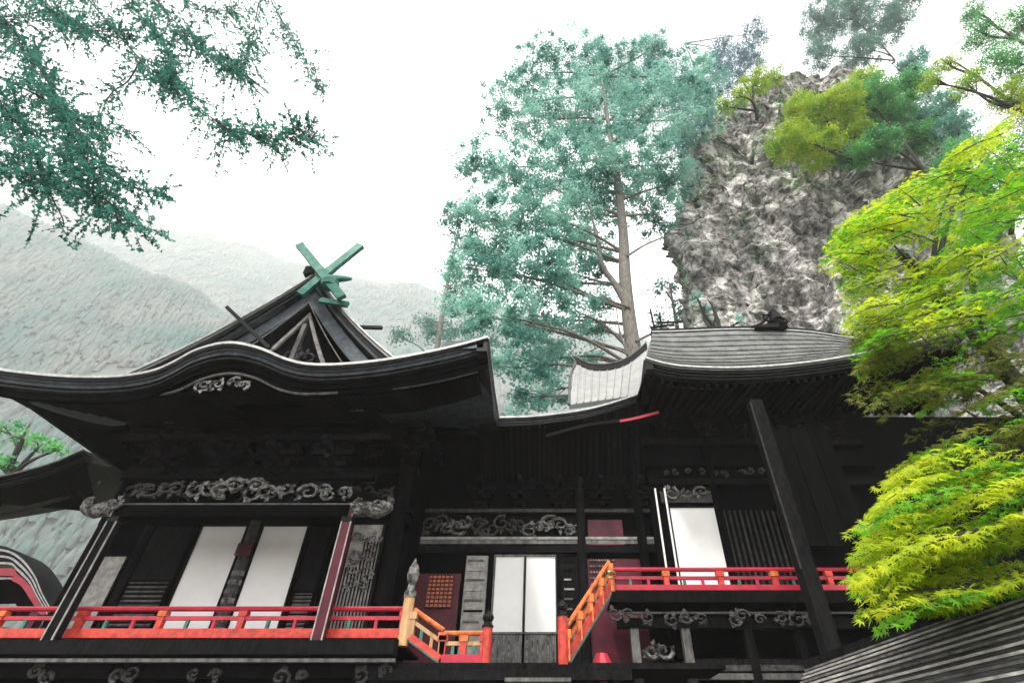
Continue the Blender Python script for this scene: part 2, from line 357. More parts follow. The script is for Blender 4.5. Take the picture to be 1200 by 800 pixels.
# second, lower eave line
E2 = [(-58, 430), (-30, 448), (0, 458), (60, 466), (120, 468), (180, 464), (208, 459), (236, 446), (268, 439), (298, 444), (328, 458), (360, 463), (420, 460), (470, 456), (520, 447), (560, 437)]
def yk2(px): return yk(px) + .35
e2 = catmull([at(px, py, yk2(px)) for px, py in E2], 5)
MB().sweep([off(e2, 0, .22), off(e2, .1, .22), off(e2, .1, 0), off(e2, 0, 0)]).build('bargeboard', 'black', roofA)
i0 = next(i for i, p in enumerate(e2) if p.x > X(185, 463, 9.7)); i1 = next(i for i, p in enumerate(e2) if p.x > X(400, 461, 9.7))
seg = e2[i0:i1]; MB().sweep([off(seg, -.03, .05), off(seg, .02, .05), off(seg, .02, 0), off(seg, -.03, 0)]).build('bargeboard_edge', 'grey_wood', roofA)
seg = e2[i1 + 5:]; MB().sweep([off(seg, -.02, .04), off(seg, .02, .04), off(seg, .02, .015), off(seg, -.02, .015)]).build('bargeboard_edge', 'carve_dark', roofA)
gp = at(266, 449, 9.0)
scrolls(MB(), gp.x - .55, gp.x + .55, gp.z - .2, gp.z + .2, 9.0, 4, 31, .035).build('gable_pendant', 'carve', roofA)
# soffit boards and rafters
zs = fz1 + 1.75
soff = [Vector((p.x * .985 - .05, WY + .2, zs)) for p in e2]
MB().sweep([off(e2, .1, .18), soff], False).build('soffit', 'black', hall)
rm, _ = MB().box((0, .5, 0), (.085, 1, .1)).mesh('rafter', M['dark'], False)
for i in range(0, len(e2) - 1):
    for t in (0, .5):
        p = e2[i].lerp(e2[i + 1], t) + Vector((0, .1, .1)); q = soff[i].lerp(soff[i + 1], t) + Vector((0, 0, -.09)); d = q - p
        o = link('rafter', rm, p, hall); o.rotation_euler = (math.atan2(d.z, math.hypot(d.x, d.y)), 0, -math.atan2(d.x, d.y)); o.scale = (1, d.length, 1)
# left side eave returning back
cz = e_top[0].z; cxl = e_top[0].x
MB().bb(cxl, -11.3, 13.1, 19, zs - .02, zs + .12).build('side_soffit', 'black', hall)
MB().add([(cxl, 9.6, cz - .4), (cxl, 11.6, zs + .2), (cxl, 19, zs + .2), (cxl, 19, zs - .2), (cxl, 11.4, zs - .22), (cxl, 9.6, cz - .8),
    (cxl + .15, 9.6, cz - .4), (cxl + .15, 11.6, zs + .2), (cxl + .15, 19, zs + .2), (cxl + .15, 19, zs - .2), (cxl + .15, 11.4, zs - .22), (cxl + .15, 9.6, cz - .8)],
    [(0, 1, 2, 3, 4, 5), (11, 10, 9, 8, 7, 6)] + [(i, (i + 1) % 6, (i + 1) % 6 + 6, i + 6) for i in range(6)]).build('side_fascia', 'copper_dark', hall)
# right verge returning towards the passage hall
v0 = e_top[-1]; v1 = at(584, 489, 12.8); vz = catmull([v0, v0.lerp(v1, .5) + Vector((0, 0, -.12)), v1], 6)
MB().sweep([vz, off(vz, 0, -.4), [q + Vector((-.25, 0, -.4)) for q in vz], [q + Vector((-.25, 0, -.02)) for q in vz]]).build('verge_board', 'copper_dark', roofA)
MB().sweep([[q + Vector((.03, 0, .04)) for q in vz], [q + Vector((.03, 0, -.02)) for q in vz], [q + Vector((-.1, 0, -.0)) for q in vz], [q + Vector((-.1, 0, .04)) for q in vz]]).build('verge_lip', 'lip', roofA)
MB().sweep([[q + Vector((-.1, 0, -.02)) for q in vz], [Vector((q.x - 1.1, q.y, q.z - .12)) for q in vz], [Vector((q.x - 1.1, q.y, q.z - .36)) for q in vz], [q + Vector((-.1, 0, -.3)) for q in vz]]).build('side_eave', 'slate', roofA)
MB().add([v0 + Vector((-.2, .2, -.42)), v1 + Vector((-.2, 0, -.42)), Vector((-3.4, 13.6, zs)), Vector((-3.4, 10, zs))], [(0, 1, 2, 3)]).build('side_soffit', 'black', hall)

# gable above the porch
gab = MB(); GY0, GY1 = 10.3, 15.2; apex = at(368, 322, GY0); apex.x = CXH
feetz = at(300, 432, GY0).z; hw = 3.6; feetz -= .2; zmin = at(400, 434, 9.4).z + .38
def gprof(o, n=12, hwk=1.0):            # concave gable outline, o = offset below
    pts = []
    for i in range(-n, n + 1):
        u = abs(i) / n; x = CXH + .15 + (i / n) * hw * hwk
        zc = apex.z - o - (apex.z - feetz) * (1.28 * u - .28 * u * u)
        pts.append(Vector((x, 0, max(zc, zmin - o * .3))))
    return pts
def gsweep(name, m, y0, y1, o0, o1, k=1.0, parent=None, label=None):
    a = gprof(o0, hwk=k); c = gprof(o1, hwk=k)
    return MB().sweep([off(a, y0, 0), off(a, y1, 0), off(c, y1, 0), off(c, y0, 0)]).build(name, m, parent, label)
gr = gsweep('gable_roof', 'slate', GY0 + .12, GY1, .04, .3, 1.0, hall)
for k in range(3): gsweep('verge_course', 'copper_dark' if k % 2 else 'copper', GY0 + .0 + .07 * k, GY0 + .3, -.0 + .1 * k, .085 + .1 * k, 1.0 - .01 * k, gr)
gsweep('verge_lip', 'lip', GY0 - .04, GY0 + .1, -.06, .0, 1.005, gr)
for k in range(14):                      # roof battens seen on the flank
    y = GY0 + .45 + k * .33; gsweep('standing_seam', 'copper', y, y + .05, -.03, .05, 1.0, gr)
gsweep('gable_bargeboard', 'slate', GY0 + .3, GY0 + .42, .32, .86, .93, hall)
gsweep('bargeboard_edge', 'grey_wood', GY0 + .27, GY0 + .3, .84, .9, .8, hall)
gsweep('inner_bargeboard', 'pale_wood', GY0 + .5, GY0 + .58, 1.02, 1.24, .6, hall)
gsweep('inner_soffit', 'grey_wood', GY0 + .58, GY0 + .9, 1.02, 1.1, .6, hall)
pr = gprof(1.0, hwk=.62); ct_ = Vector((CXH, GY0 + .62, feetz - .6))
MB().add([ct_] + off(pr, GY0 + .62, 0), [(0, i, i + 1) for i in range(1, len(pr))]).build('pediment', 'dark', hall)
MB().bar((CXH + .15, GY0 + .58, feetz), (CXH + .15, GY0 + .58, apex.z - 1.5), .2, .12, (1, 0, 0)).build('king_post', 'grey_wood', hall)
scrolls(MB(), CXH - .7, CXH + .7, feetz + .7, feetz + 1.3, GY0 + .56, 3, 8, .05).build('gable_carving', 'carve_dark', hall)
MB().bb(CXH - 1.3, CXH + 1.5, GY0 + .5, GY0 + .6, feetz + .42, feetz + .58).build('collar_beam', 'carve_dark', hall)
# crossed finials, ridge-end ornament, ridge
MB().bb(CXH - .16, CXH + .16, GY0 - .1, GY1 + .3, apex.z - .02, apex.z + .28).build('gable_ridge', 'copper_dark', hall)
ap = Vector((CXH, GY0 - .12, apex.z))
def chigi(a, c, dy):
    p, q = at(*a, GY0 - .2), at(*c, GY0 - .2); p.y += dy; q.y += dy
    MB().bar(p, q, .13, .24).build('crossed_finial', 'teal', hall)
    e = (p - q).normalized(); MB().bar(p - e * .02, p + e * .1, .14, .25).build('finial_cap', 'teal', hall)
chigi((420, 290), (352, 345), 0); chigi((354, 292), (402, 352), -.1)
oz = at(386, 330, GY0 - .2)
o_ = MB().tube(catmull([oz + Vector((-.25, 0, .0)), oz + Vector((.1, 0, .1)), oz + Vector((.6, 0, .12))], 3), [.14, .14, .13, .12, .1, .08, .05], 8).build('ridge_ornament', 'teal', hall)
MB().lathe(oz + Vector((.05, -.02, -.3)), [(.02, 0), (.22, .08), (.25, .25), (.15, .42), (.03, .5)], 10).build('ridge_ornament', 'teal', hall)
MB().bar(at(375, 352, GY0 - .1), at(408, 357, GY0 - .1), .1, .16).build('ridge_ornament', 'teal', hall)
for a, c, y in (((266, 360), (316, 408), 10.1), ((412, 383), (448, 384), 11.2)):
    MB().bar(at(*a, y), at(*c, y), .09, .09).build('verge_rod', 'iron', hall)
# veranda
xr = X(470, 745, 11.5)
me, _ = MB().box((0, 0, 0), (.27, 2.2, .05)).mesh('floorboard', M['dark'], False)
for i in range(60):
    x = xr - .14 - .28 * i
    if x > -16: link('floorboard', me, (x, 12.3, ZA - .03), hall)
MB().bb(-17, xr, 11.06, 11.4, ZA - .3, ZA - .07).build('veranda_beam', 'dark', hall)
MB().bb(-17, xr + .05, 11.1, 11.2, ZA - .42, ZA - .36).build('veranda_moulding', 'grey_wood', hall)
MB().bb(-17, xr, 11.45, 11.6, ZA - .62, ZA - .42).build('veranda_beam', 'dark', hall)
for i in range(9):
    x = xr - .35 - i * 1.55
    p = MB().bb(x - .1, x + .1, 11.5, 11.7, .2, ZA - .6).build('veranda_post', 'dark', hall)
    scrolls(MB(), x - .35, x + .35, ZA - .75, ZA - .45, 11.3, 2, 100 + i, .04).build('bracket_carving', 'carve_dark', p)
MB().bb(-17, -3.5, 12.7, 13.0, .0, ZA - .1).build('underfloor_wall', 'black', hall)
# stone plinth in separate blocks (a thing of its own below all the halls)
pl = thing('stone_plinth', (0, 12.4, 0), 'dark stone retaining plinth below the shrine halls', 'stone wall')
rs = random.Random(3)
bm_ = [MB().box((0, 0, 0), (1.1, .5, .42)).mesh('stone_block', M['stone'], False)[0] for _ in range(3)]
for r in range(4):
    for i in range(26):
        link('stone_block', bm_[rs.randrange(3)], (-16 + i * 1.14 + (.5 if r % 2 else 0), 12.3 + rs.uniform(-.04, .04) + (.12 * r), .24 + r * .45), pl)

# ================================================================ RAILINGS
def rail(name, p0, p1, label, posts, top='pink', mid='pink', base='red', post='red', h=(.62, .42, .0), sub=3, hb=.16):
    """p0, p1: floor-level ends. top rail, middle rail, base beam, posts, struts"""
    t = thing(name, p0, label, 'railing', 'vermilion veranda railings')
    p0 = Vector(p0); p1 = Vector(p1); d = p1 - p0; L = d.length
    MB().bar(p0 + Vector((0, 0, hb / 2)), p1 + Vector((0, 0, hb / 2)), .13, hb).build('base_rail', base, t)
    MB().bar(p0 + Vector((0, 0, h[1])), p1 + Vector((0, 0, h[1])), .07, .07).build('middle_rail', mid, t)
    MB().tube([p0 + Vector((0, 0, h[0])), p1 + Vector((0, 0, h[0]))], .05, 8).build('top_rail', top, t)
    MB().bar(p0 + Vector((0, .0, -.02)), p1 + Vector((0, .0, -.02)), .16, .03).build('green_sill', 'teal', t)
    for i in range(posts + 1):
        q = p0 + d * (i / posts)
        MB().bb(q.x - .06, q.x + .06, q.y - .06, q.y + .06, q.z + .01, q.z + h[1] + .03).build('rail_post', post, t)
        c = MB().bb(q.x - .085, q.x + .085, q.y - .075, q.y + .075, q.z + h[1] + .03, q.z + h[0] - .045).build('rail_cap', 'orange' if i % 2 else post, t)
        if i < posts:
            for k in range(1, sub):
                s = q + d * (k / sub / posts)
                MB().bb(s.x - .03, s.x + .03, s.y - .03, s.y + .03, s.z + hb, s.z + h[1] - .03).build('rail_strut', 'teal' if k % 2 else mid, t)
    return t
hA = (Z(713, 11.5) - ZA, Z(724, 11.5) - ZA, 0)
rail('veranda_railing', (X(-110, 748, 11.5), 11.5, ZA), (xr, 11.5, ZA), 'long vermilion railing along the front of the left hall veranda', 6, h=hA, hb=.2)
def newel(x, y, z0, z1, m, label, knob='iron', r=.1, hk=.42):
    t = thing('newel_post', (x, y, z0), label, 'post')
    MB().lathe((x, y, z0), [(r, 0), (r, z1 - z0)], 12).build('shaft', m, t)
    MB().lathe((x, y, z1), [(a * r, h_ * hk) for a, h_ in ((1.15, 0), (1.15, .14), (.75, .2), (.66, .36), (1.0, .44), (1.18, .6), (.95, .78), (.4, .93), (.08, 1.05))], 12).build('onion_finial', knob, t)
    return t
newel(xr + .05, 11.5, ZA - .1, Z(700, 11.5), 'tan', 'bare wood newel post with tall grey finial at the right end of the long railing', 'carve', .11, .75)
# steps down to the landing, landing rail, steps up
q0 = Vector((X(478, 745, 11.5), 11.5, ZA)); q1 = Vector((X(516, 772, 11.5), 11.5, ZM))
rail('stair_railing', q0 + Vector((.05, 0, 0)), q1, 'short sloping orange railing stepping down from the tan newel post', 1, 'orange', 'tan', 'red', 'tan', h=(.55, .34, 0), sub=3, hb=.12)
q2 = Vector((X(566, 772, 11.5), 11.5, ZM))
rail('landing_railing', q1 + Vector((.02, 0, 0)), q2, 'short level railing with orange and tan rails on the lower landing', 2, 'orange', 'tan', 'pink', 'red', h=(.5, .32, 0), sub=2, hb=.13)
newel(q2.x + .05, 11.5, ZM - .05, Z(735, 11.5), 'red', 'vermilion newel post left of the gap in front of the white doors', 'iron', .1, .3)
q3 = Vector((X(660, 775, 11.4), 11.4, ZM)); q4 = Vector((X(716, 692, 12.5), 12.5, ZB))
newel(q3.x, 11.4, ZM - .05, Z(722, 11.4), 'red', 'tall vermilion newel post at the foot of the right steps', 'iron', .1, .3)
rail('stair_railing', q3 + Vector((.08, .05, 0)), q4, 'steep sloping railing climbing right with green and orange infill', 4, 'orange', 'orange', 'red', 'orange', h=(.6, .36, 0), sub=2, hb=.2)
hB = (Z(667, 12.6) - ZB, Z(677, 12.6) - ZB, 0)
xB1 = X(1040, 690, 12.6)
rail('veranda_railing', (q4.x + .05, 12.6, ZB), (xB1, 12.6, ZB), 'crimson railing along the raised veranda of the right hall', 5, h=hB, base='pink', hb=.12)
MB().bb(q4.x - .12, q4.x + .12, 12.42, 12.66, ZB - .1, ZB + .5)
newel(q4.x, 12.5, ZB - .05, Z(684, 12.5) + .1, 'orange', 'orange newel post with gilt cap at the top of the right steps', 'gilt', .1, .22)

# ================================================================ PASSAGE HALL (middle)
mid = thing('passage_hall', (0.5, 15, 0), 'low dark connecting hall with white double doors between the two roofs', 'shrine hall')
HY = 14.6
MB().bb(-5, 3.4, HY + .1, HY + 4, ZM - .3, 10.1).build('wall', 'black', mid)
def hx(px): return X(px, 700, HY)
MB().bb(-3.6, 3.4, 11.35, 14.6, ZM - .12, ZM - .02).build('landing_floor', 'dark', mid)
MB().bb(-3.6, 1.6, 11.3, 11.42, ZM - .3, ZM - .13).build('landing_beam', 'dark', mid)
MB().bb(-3.7, 1.9, 11.5, 11.65, ZM - .62, ZM - .36).build('landing_beam', 'dark', mid)
for i in range(3):
    MB().bb(-.75 - .0, .45, 11.0 - .28 * i, 11.28 - .28 * i, ZM - .36 - .2 * i, ZM - .3 - .2 * i).build('step', 'grey_wood', mid)
zd0, zd1 = Z(741, HY), Z(653, HY)
for i, (a, c) in enumerate(((579, 613), (616, 651))):
    p = leaf_panel(hx(a), hx(c), zd0, zd1, HY - .08, 'white', mid, 'grey_wood', 'door')
    MB().bb(hx(a), hx(c), HY - .09, HY - .03, ZM + .02, zd0 - .06).build('kick_board', 'grey_wood', p)
    q = MB()
    for k in range(6): q.bar((hx(a) + (hx(c) - hx(a)) * (k + .5) / 6, HY - .1, ZM + .08), (hx(a) + (hx(c) - hx(a)) * (k + .5) / 6, HY - .1, zd0 - .1), .03, .03, (1, 0, 0))
    q.build('ribs', 'carve', p)
for px in (573, 655): MB().bb(hx(px) - .06, hx(px) + .06, HY - .14, HY + .1, ZM, zd1 + .1).build('door_jamb', 'black', mid)
# notice boards of weathered wood
def notice(a, c, z0, z1, m, seed):
    p = MB().bb(hx(a), hx(c), HY - .1, HY - .05, z0, z1).build('weathered_panel', m, mid)
    rr = random.Random(seed); n = 11
    for k in range(n):
        z = z0 + (z1 - z0) * (k + .5) / n
        MB().bb(hx(a) + .05, hx(c) - .05 - rr.random() * .1, HY - .125, HY - .101, z - .025, z + .02).build('moulding', rr.choice(['grey_wood', 'pale_wood', 'dark']), p)
    MB().bb(hx(a) - .04, hx(a), HY - .14, HY - .04, z0 - .05, z1 + .05).bb(hx(c), hx(c) + .04, HY - .14, HY - .04, z0 - .05, z1 + .05).build('panel_frame', 'dark', p)
notice(543, 570, ZM + .2, zd1 + .02, 'pale_wood', 4)
notice(659, 676, ZM + .3, zd1, 'dark', 5)
# red lattice door with gilt cells
MB().bb(hx(478), hx(538), HY - .03, HY + .05, ZM, Z(672, HY)).build('lacquer_panel', 'maroon', mid)
lat = MB().bb(hx(500), hx(530), HY - .06, HY - .03, Z(712, HY), Z(674, HY)).build('lattice_door', 'orange', mid)
q = MB(); n1, n2 = 6, 8
for k in range(n1 + 1): x = hx(500) + (hx(530) - hx(500)) * k / n1; q.bb(x - .014, x + .014, HY - .1, HY - .06, Z(712, HY), Z(674, HY))
for k in range(n2 + 1): z = Z(712, HY) + (Z(674, HY) - Z(712, HY)) * k / n2; q.bb(hx(500), hx(530), HY - .097, HY - .063, z - .014, z + .014)
q.build('lattice', 'maroon', lat)
# crimson wall at the right with carved gilding
MB().bb(hx(682), hx(756), HY - .05, HY + .05, ZM, Z(655, HY)).build('lacquer_panel', 'maroon', mid)
MB().bb(hx(684) - .03, hx(684) + .03, HY - .16, HY - .06, ZM, Z(655, HY)).build('door_jamb', 'pink', mid)
MB().bb(hx(693), hx(737), HY - .08, HY + .05, Z(640, HY), Z(610, HY)).build('lacquer_panel', 'maroon', mid)
MB().bb(hx(693), hx(737), HY - .14, HY - .08, Z(640, HY), Z(633, HY)).build('lacquer_rail', 'pink', mid)
lz0, lz1 = Z(686, HY), Z(658, HY); q = MB()
for k in range(9):
    x = hx(694) + (hx(722) - hx(694)) * k / 8
    for j in range(5): q.lathe((x, HY - .09, lz0 + (lz1 - lz0) * j / 4), [(.01, -.035), (.04, 0), (.01, .035)], 6)
q.build('fretwork', 'carve', mid)
for zz, hgt, m in ((Z(636, HY), .14, 'grey_wood'), (Z(645, HY), .18, 'dark'), (Z(600, HY), .1, 'carve_dark')):
    MB().bb(-3.6, 3.4, HY - .15, HY, zz - hgt / 2, zz + hgt / 2).build('wall_beam', m, mid)
MB().bb(-3.6, 3.4, HY - .17, HY - .152, Z(634, HY), Z(631, HY)).build('beam_moulding', 'pale_wood', mid)
xs = [hx(v) for v in (475, 510, 545, 578, 612, 650, 684)]
for i in range(6): carving(xs[i] + .06, xs[i + 1] - .06, Z(630, HY), Z(607, HY), HY - .08, 3, 200 + i, mid, 'carve' if i in (1, 4, 5) else 'carve_dark')
MB().lathe((hx(684), HY - .1, ZM), [(.13, 0), (.13, 5.2)], 12).build('pillar', 'dark', mid)
MB().lathe((hx(475), HY - .1, ZM), [(.13, 0), (.13, 5.2)], 12).build('pillar', 'dark', mid)
MB().lathe((hx(468), 13.2, ZA), [(.1, 0), (.1, 1.1)], 10).build('pillar', 'carve', mid)
for i in range(5): link('bracket_set', BR, (-1.9 + i * 1.15, HY - .1, Z(595, HY)), mid)
# roof of the passage hall
E3 = [(560, 490), (585, 489), (620, 488), (650, 485), (685, 480), (720, 471), (752, 460)]
def y3(px): return 12.8 + .6 * max(0, min(1, (px - 583) / 170))
e3 = catmull([at(px, py, y3(px)) for px, py in E3], 5)
back = [Vector((p.x, 17.5, p.z + 1.2)) for p in e3]
r3 = MB().sweep([e3, back, off(back, 0, -.2), off(e3, .1, -.2)]).build('roof', 'slate', mid)
MB().sweep([off(e3, -.03, .03), off(e3, .1, .03), off(e3, .1, -.03), off(e3, -.03, -.03)]).build('eave_lip', 'lip', r3)
for k in range(3): MB().sweep([off(e3, .0 + .05 * k, -.03 - .07 * k), off(e3, .3, -.03 - .07 * k), off(e3, .3, -.09 - .07 * k), off(e3, .0 + .05 * k, -.09 - .07 * k)]).build('shingle_course', 'copper_dark' if k != 1 else 'carve_dark', r3)
e3w = [Vector((p.x, HY + .2, Z(560, HY))) for p in e3]
MB().sweep([off(e3, .1, -.22), e3w], False).build('soffit', 'black', mid)
for i in range(len(e3) - 1):
    p = e3[i] + Vector((0, .15, -.26)); q = e3w[i] + Vector((0, 0, -.05)); d = q - p
    o = link('rafter', rm, p, mid); o.rotation_euler = (math.atan2(d.z, math.hypot(d.x, d.y)), 0, -math.atan2(d.x, d.y)); o.scale = (1, d.length, 1)
l0 = catmull([at(640, 512, 13.2), at(690, 499, 13.2), at(735, 493, 13.1), at(772, 484, 13.0)], 5)
MB().sweep([l0, off(l0, .5, 0.05), off(l0, .5, .3), off(l0, 0, .1)]).build('eave_board', 'dark', mid)
l1 = l0[9:]; MB().sweep([off(l1, -.03, -.02), off(l1, -.005, -.02), off(l1, -.005, .06), off(l1, -.03, .06)]).build('painted_board_end', 'pink', mid)
# small pale copper cross-roof with a dark curved ridge
k0 = catmull([at(674, 424, 15.6), at(690, 432, 15.6), at(712, 433, 15.6), at(735, 426, 15.6), at(758, 408, 15.6)], 5)
k1 = [at(667 + 85 * i / (len(k0) - 1), 474 - 12 * i / (len(k0) - 1), 13.7) for i in range(len(k0))]
cr = MB().sweep([k0, k1, off(k1, .1, -.12), off(k0, .2, -.12)]).build('cross_roof', 'sheet', mid, 'small pale sheet-metal roof slope under a dark curved ridge')
for k in range(1, 9): MB().bar(k1[k * 2 + 0] + Vector((0, 0, .02)), k0[k * 2] + Vector((0, 0, .02)), .03, .05).build('standing_seam', 'sheet', cr)
MB().sweep([off(k0, -.1, .16), off(k0, .12, .16), off(k0, .12, -.08), off(k0, -.1, -.08)]).build('ridge_cap', 'iron', cr)
MB().sweep([off(k0, -.12, .24), off(k0, .02, .24), off(k0, .02, .18), off(k0, -.12, .18)]).build('ridge_cap', 'grey_wood', cr)
MB().tube(catmull([k0[0] + Vector((-.15, 0, .2)), k0[0] + Vector((0, -.1, -.1)), k0[0].lerp(k1[0], .4) + Vector((-.1, 0, 0)), k1[0]], 4), .05, 6).build('verge_strip', 'grey_wood', cr)

# ================================================================ MAIN SANCTUARY (right)
sanc = thing('main_sanctuary', (6, 14, 0), 'dark raised sanctuary with a grey copper roof built against the rock', 'shrine hall')
SY = 14.2
def sx_(px): return X(px, 665, SY)
MB().bb(3.0, 10.4, SY + .1, 18, 0, 11.2).build('wall', 'black', sanc)
MB().bb(10.42, 22, SY + .3, 18, 0, 10.6).build('rear_wall', 'black', sanc)
me, _ = MB().box((0, 0, 0), (.27, 1.8, .05)).mesh('floorboard', M['dark'], False)
for i in range(27): link('floorboard', me, (q4.x + .2 + .28 * i, 13.4, ZB - .03), sanc)
MB().bb(q4.x, 9.6, 12.4, 12.55, ZB - .28, ZB - .06).build('veranda_beam', 'dark', sanc)
MB().bb(q4.x + .1, 9.6, 12.6, 12.75, ZB - .75, ZB - .55).build('veranda_beam', 'dark', sanc)
MB().bb(q4.x + .1, 9.6, 12.45, 12.5, ZB - .5, ZB - .46).build('veranda_moulding', 'carve_dark', sanc)
for px, m in ((745, 'grey_wood'), (806, 'grey_wood'), (880, 'dark'), (940, 'dark')):
    x = X(px, 760, 12.7); p = MB().bb(x - .09, x + .09, 12.62, 12.8, .2, ZB - .5).build('veranda_post', m, sanc)
    scrolls(MB(), x - .55, x + .4, ZB - .75, ZB - .35, 12.4, 3, px, .03).build('bracket_carving', 'carve_dark', p)
scrolls(MB(), X(758, 765, 12.9), X(782, 765, 12.9), Z(778, 12.9), Z(752, 12.9), 12.9, 2, 12, .06).build('dragon_carving', 'carve', sanc)
MB().lathe(at(706, 782, 12.2), [(.05, -.25), (.2, -.15), (.22, .05), (.12, .25)], 10).build('red_carving', 'pink', sanc)
MB().bb(3.0, 9.8, 13.6, 14, 0, ZB - .2).build('underfloor_wall', 'black', sanc)
for z_, m in ((Z(782, 12.7), 'carve_dark'), (Z(792, 12.7), 'grey_wood'), (Z(775, 12.7), 'dark')):
    MB().bb(X(815, 785, 12.7), X(965, 785, 12.7), 12.65, 12.8, z_ - .06, z_ + .05).build('ground_beam', m, sanc)
# front wall
for px in (765, 777): MB().bb(sx_(px + 14) - .02, sx_(px + 14) + .025, SY - .2, SY - .15, ZB, Z(575, SY)).build('door_jamb', 'white', sanc)
leaf_panel(sx_(795), sx_(851), ZB + .15, Z(596, SY), SY - .08, 'white', sanc)
MB().bb(sx_(786), sx_(856), SY - .1, SY, Z(590, SY), Z(577, SY)).build('lintel', 'carve_dark', sanc)
carving(sx_(790), sx_(850), Z(590, SY), Z(572, SY), SY - .12, 3, 44, sanc)
sl_ = MB().bb(sx_(860), sx_(932), SY - .04, SY + .02, ZB + .3, Z(598, SY)).build('slatted_door', 'black', sanc)
me, _ = MB().box((0, 0, 0), (.055, .05, Z(598, SY) - ZB - .35)).mesh('slat', M['soot'], False)
for k in range(11): link('slat', me, (sx_(862) + (sx_(930) - sx_(862)) * k / 10, SY - .07, (Z(598, SY) + ZB + .3) / 2), sl_)
MB().bb(sx_(858), sx_(934), SY - .1, SY - .03, ZB + .08, ZB + .3).build('lacquer_rail', 'maroon', sanc)
for px in (756, 856, 940): MB().lathe((sx_(px), SY - .05, ZB), [(.13, 0), (.13, 5)], 12).build('pillar', 'black', sanc)
for z_, m in ((Z(566, SY), 'dark'), (Z(545, SY), 'black'), (Z(520, SY), 'dark')): MB().bb(3.0, 9.8, SY - .16, SY + .1, z_ - .1, z_ + .1).build('wall_beam', m, sanc)
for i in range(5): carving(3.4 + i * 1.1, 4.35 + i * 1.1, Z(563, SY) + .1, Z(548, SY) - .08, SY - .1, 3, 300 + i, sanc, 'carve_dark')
for i in range(5): link('bracket_set', BR, (3.7 + i * 1.3, SY - .1, Z(515, SY)), sanc)
# great pillar in front and plank wing wall
bx = X(968, 740, 12.1)
pp = MB().bb(bx - .18, bx + .16, 11.95, 12.28, .2, 9.6).build('great_pillar', 'dark', sanc, 'tall dark squared pillar crossing in front of the railing')
MB().bb(bx - .195, bx - .175, 11.93, 12.0, ZB + .3, 9.5).build('edge_strip', 'carve_dark', pp)
ww = thing('wing_wall', (bx + .9, 12.5, ZB), 'tall plank wall of dark grey boards right of the sanctuary pillar', 'plank wall')
for k in range(6): MB().bb(bx + .25 + k * .27, bx + .51 + k * .27, 12.3 + .01 * (k % 2), 12.36, ZB + .9, 8.9 - .0 * k).build('plank', M['wing'] if 'wing' in M else M.setdefault('wing', mat('sooty_boards', (.006, .006, .0062), (.003, .003, .0033), 3, .9, .4, spec=.0, stretch=(4, 4, .4), rnd=.2)), ww)
# roof
E4 = [(756, 421), (775, 427), (800, 431), (850, 433), (900, 431), (950, 426), (1000, 418), (1060, 405), (1130, 385)]
e4 = catmull([at(px, py, 11.7) for px, py in E4], 5)
T4 = [(764, 391), (800, 390), (850, 388), (900, 388), (950, 391), (1010, 399), (1070, 398)]
t4 = catmull([at(px, py, 13.6) for px, py in T4], 5)
def resample(P, n):
    L = [0]
    for a, c in zip(P, P[1:]): L.append(L[-1] + (c - a).length)
    o = []; j = 0
    for i in range(n):
        s = L[-1] * i / (n - 1)
        while j < len(L) - 2 and L[j + 1] < s: j += 1
        o.append(P[j].lerp(P[j + 1], (s - L[j]) / max(1e-6, L[j + 1] - L[j])))
    return o
e4 = resample(e4, 40); t4 = resample(t4, 40)
def rp(u): return [a.lerp(c, u) + Vector((0, 0, -.5 * math.sin(math.pi * u) * .5)) for a, c in zip(e4, t4)]
rows = [rp(k / 8) for k in range(9)]
r4 = MB().sweep(rows + [off(r, .25, -.2) for r in rows[::-1]]).build('roof', 'copper', sanc)
for k in range(9):
    u0, u1 = k / 9, (k + 1) / 9; a, c = rp(u0), rp(u1)
    rcs = MB().sweep([off(a, -.045, .05), off(c, -.01, .03), off(c, 0, 0), off(a, 0, -.02)]).build('roof_course', 'copper', r4)
    jb = MB()
    for i in range(1 + k % 2, 39, 2): jb.bar(a[i] + Vector((0, -.05, .055)), c[i] + Vector((0, -.02, .04)), .018, .012)
    jb.build('sheet_joints', 'copper', r4, kind='stuff')
MB().sweep([off(e4, -.08, .06), off(e4, .05, .06), off(e4, .05, 0), off(e4, -.08, 0)]).build('eave_lip', 'lip', r4)
for k in range(4): MB().sweep([off(e4, -.03 + .06 * k, -.0 - .065 * k), off(e4, .4, -.0 - .065 * k), off(e4, .4, -.055 - .065 * k), off(e4, -.03 + .06 * k, -.055 - .065 * k)]).build('shingle_course', 'copper_dark' if k else 'copper', r4)
e4w = [Vector((p.x, SY + .2, Z(480, SY))) for p in e4]
MB().sweep([off(e4, .3, -.3), e4w], False).build('soffit', 'black', sanc)
for i in range(len(e4) - 1):
    p = e4[i] + Vector((0, .3, -.36)); q = e4w[i] + Vector((0, 0, -.05)); d = q - p
    o = link('rafter', rm, p, sanc); o.rotation_euler = (math.atan2(d.z, math.hypot(d.x, d.y)), 0, -math.atan2(d.x, d.y)); o.scale = (1, d.length, 1)
l4 = catmull([at(782, 452, 12.3), at(830, 455, 12.3), at(872, 453, 12.3)], 6)
MB().sweep([l4, off(l4, .06, 0), off(l4, .06, .07), off(l4, 0, .07)]).build('eave_board', 'carve_dark', sanc)
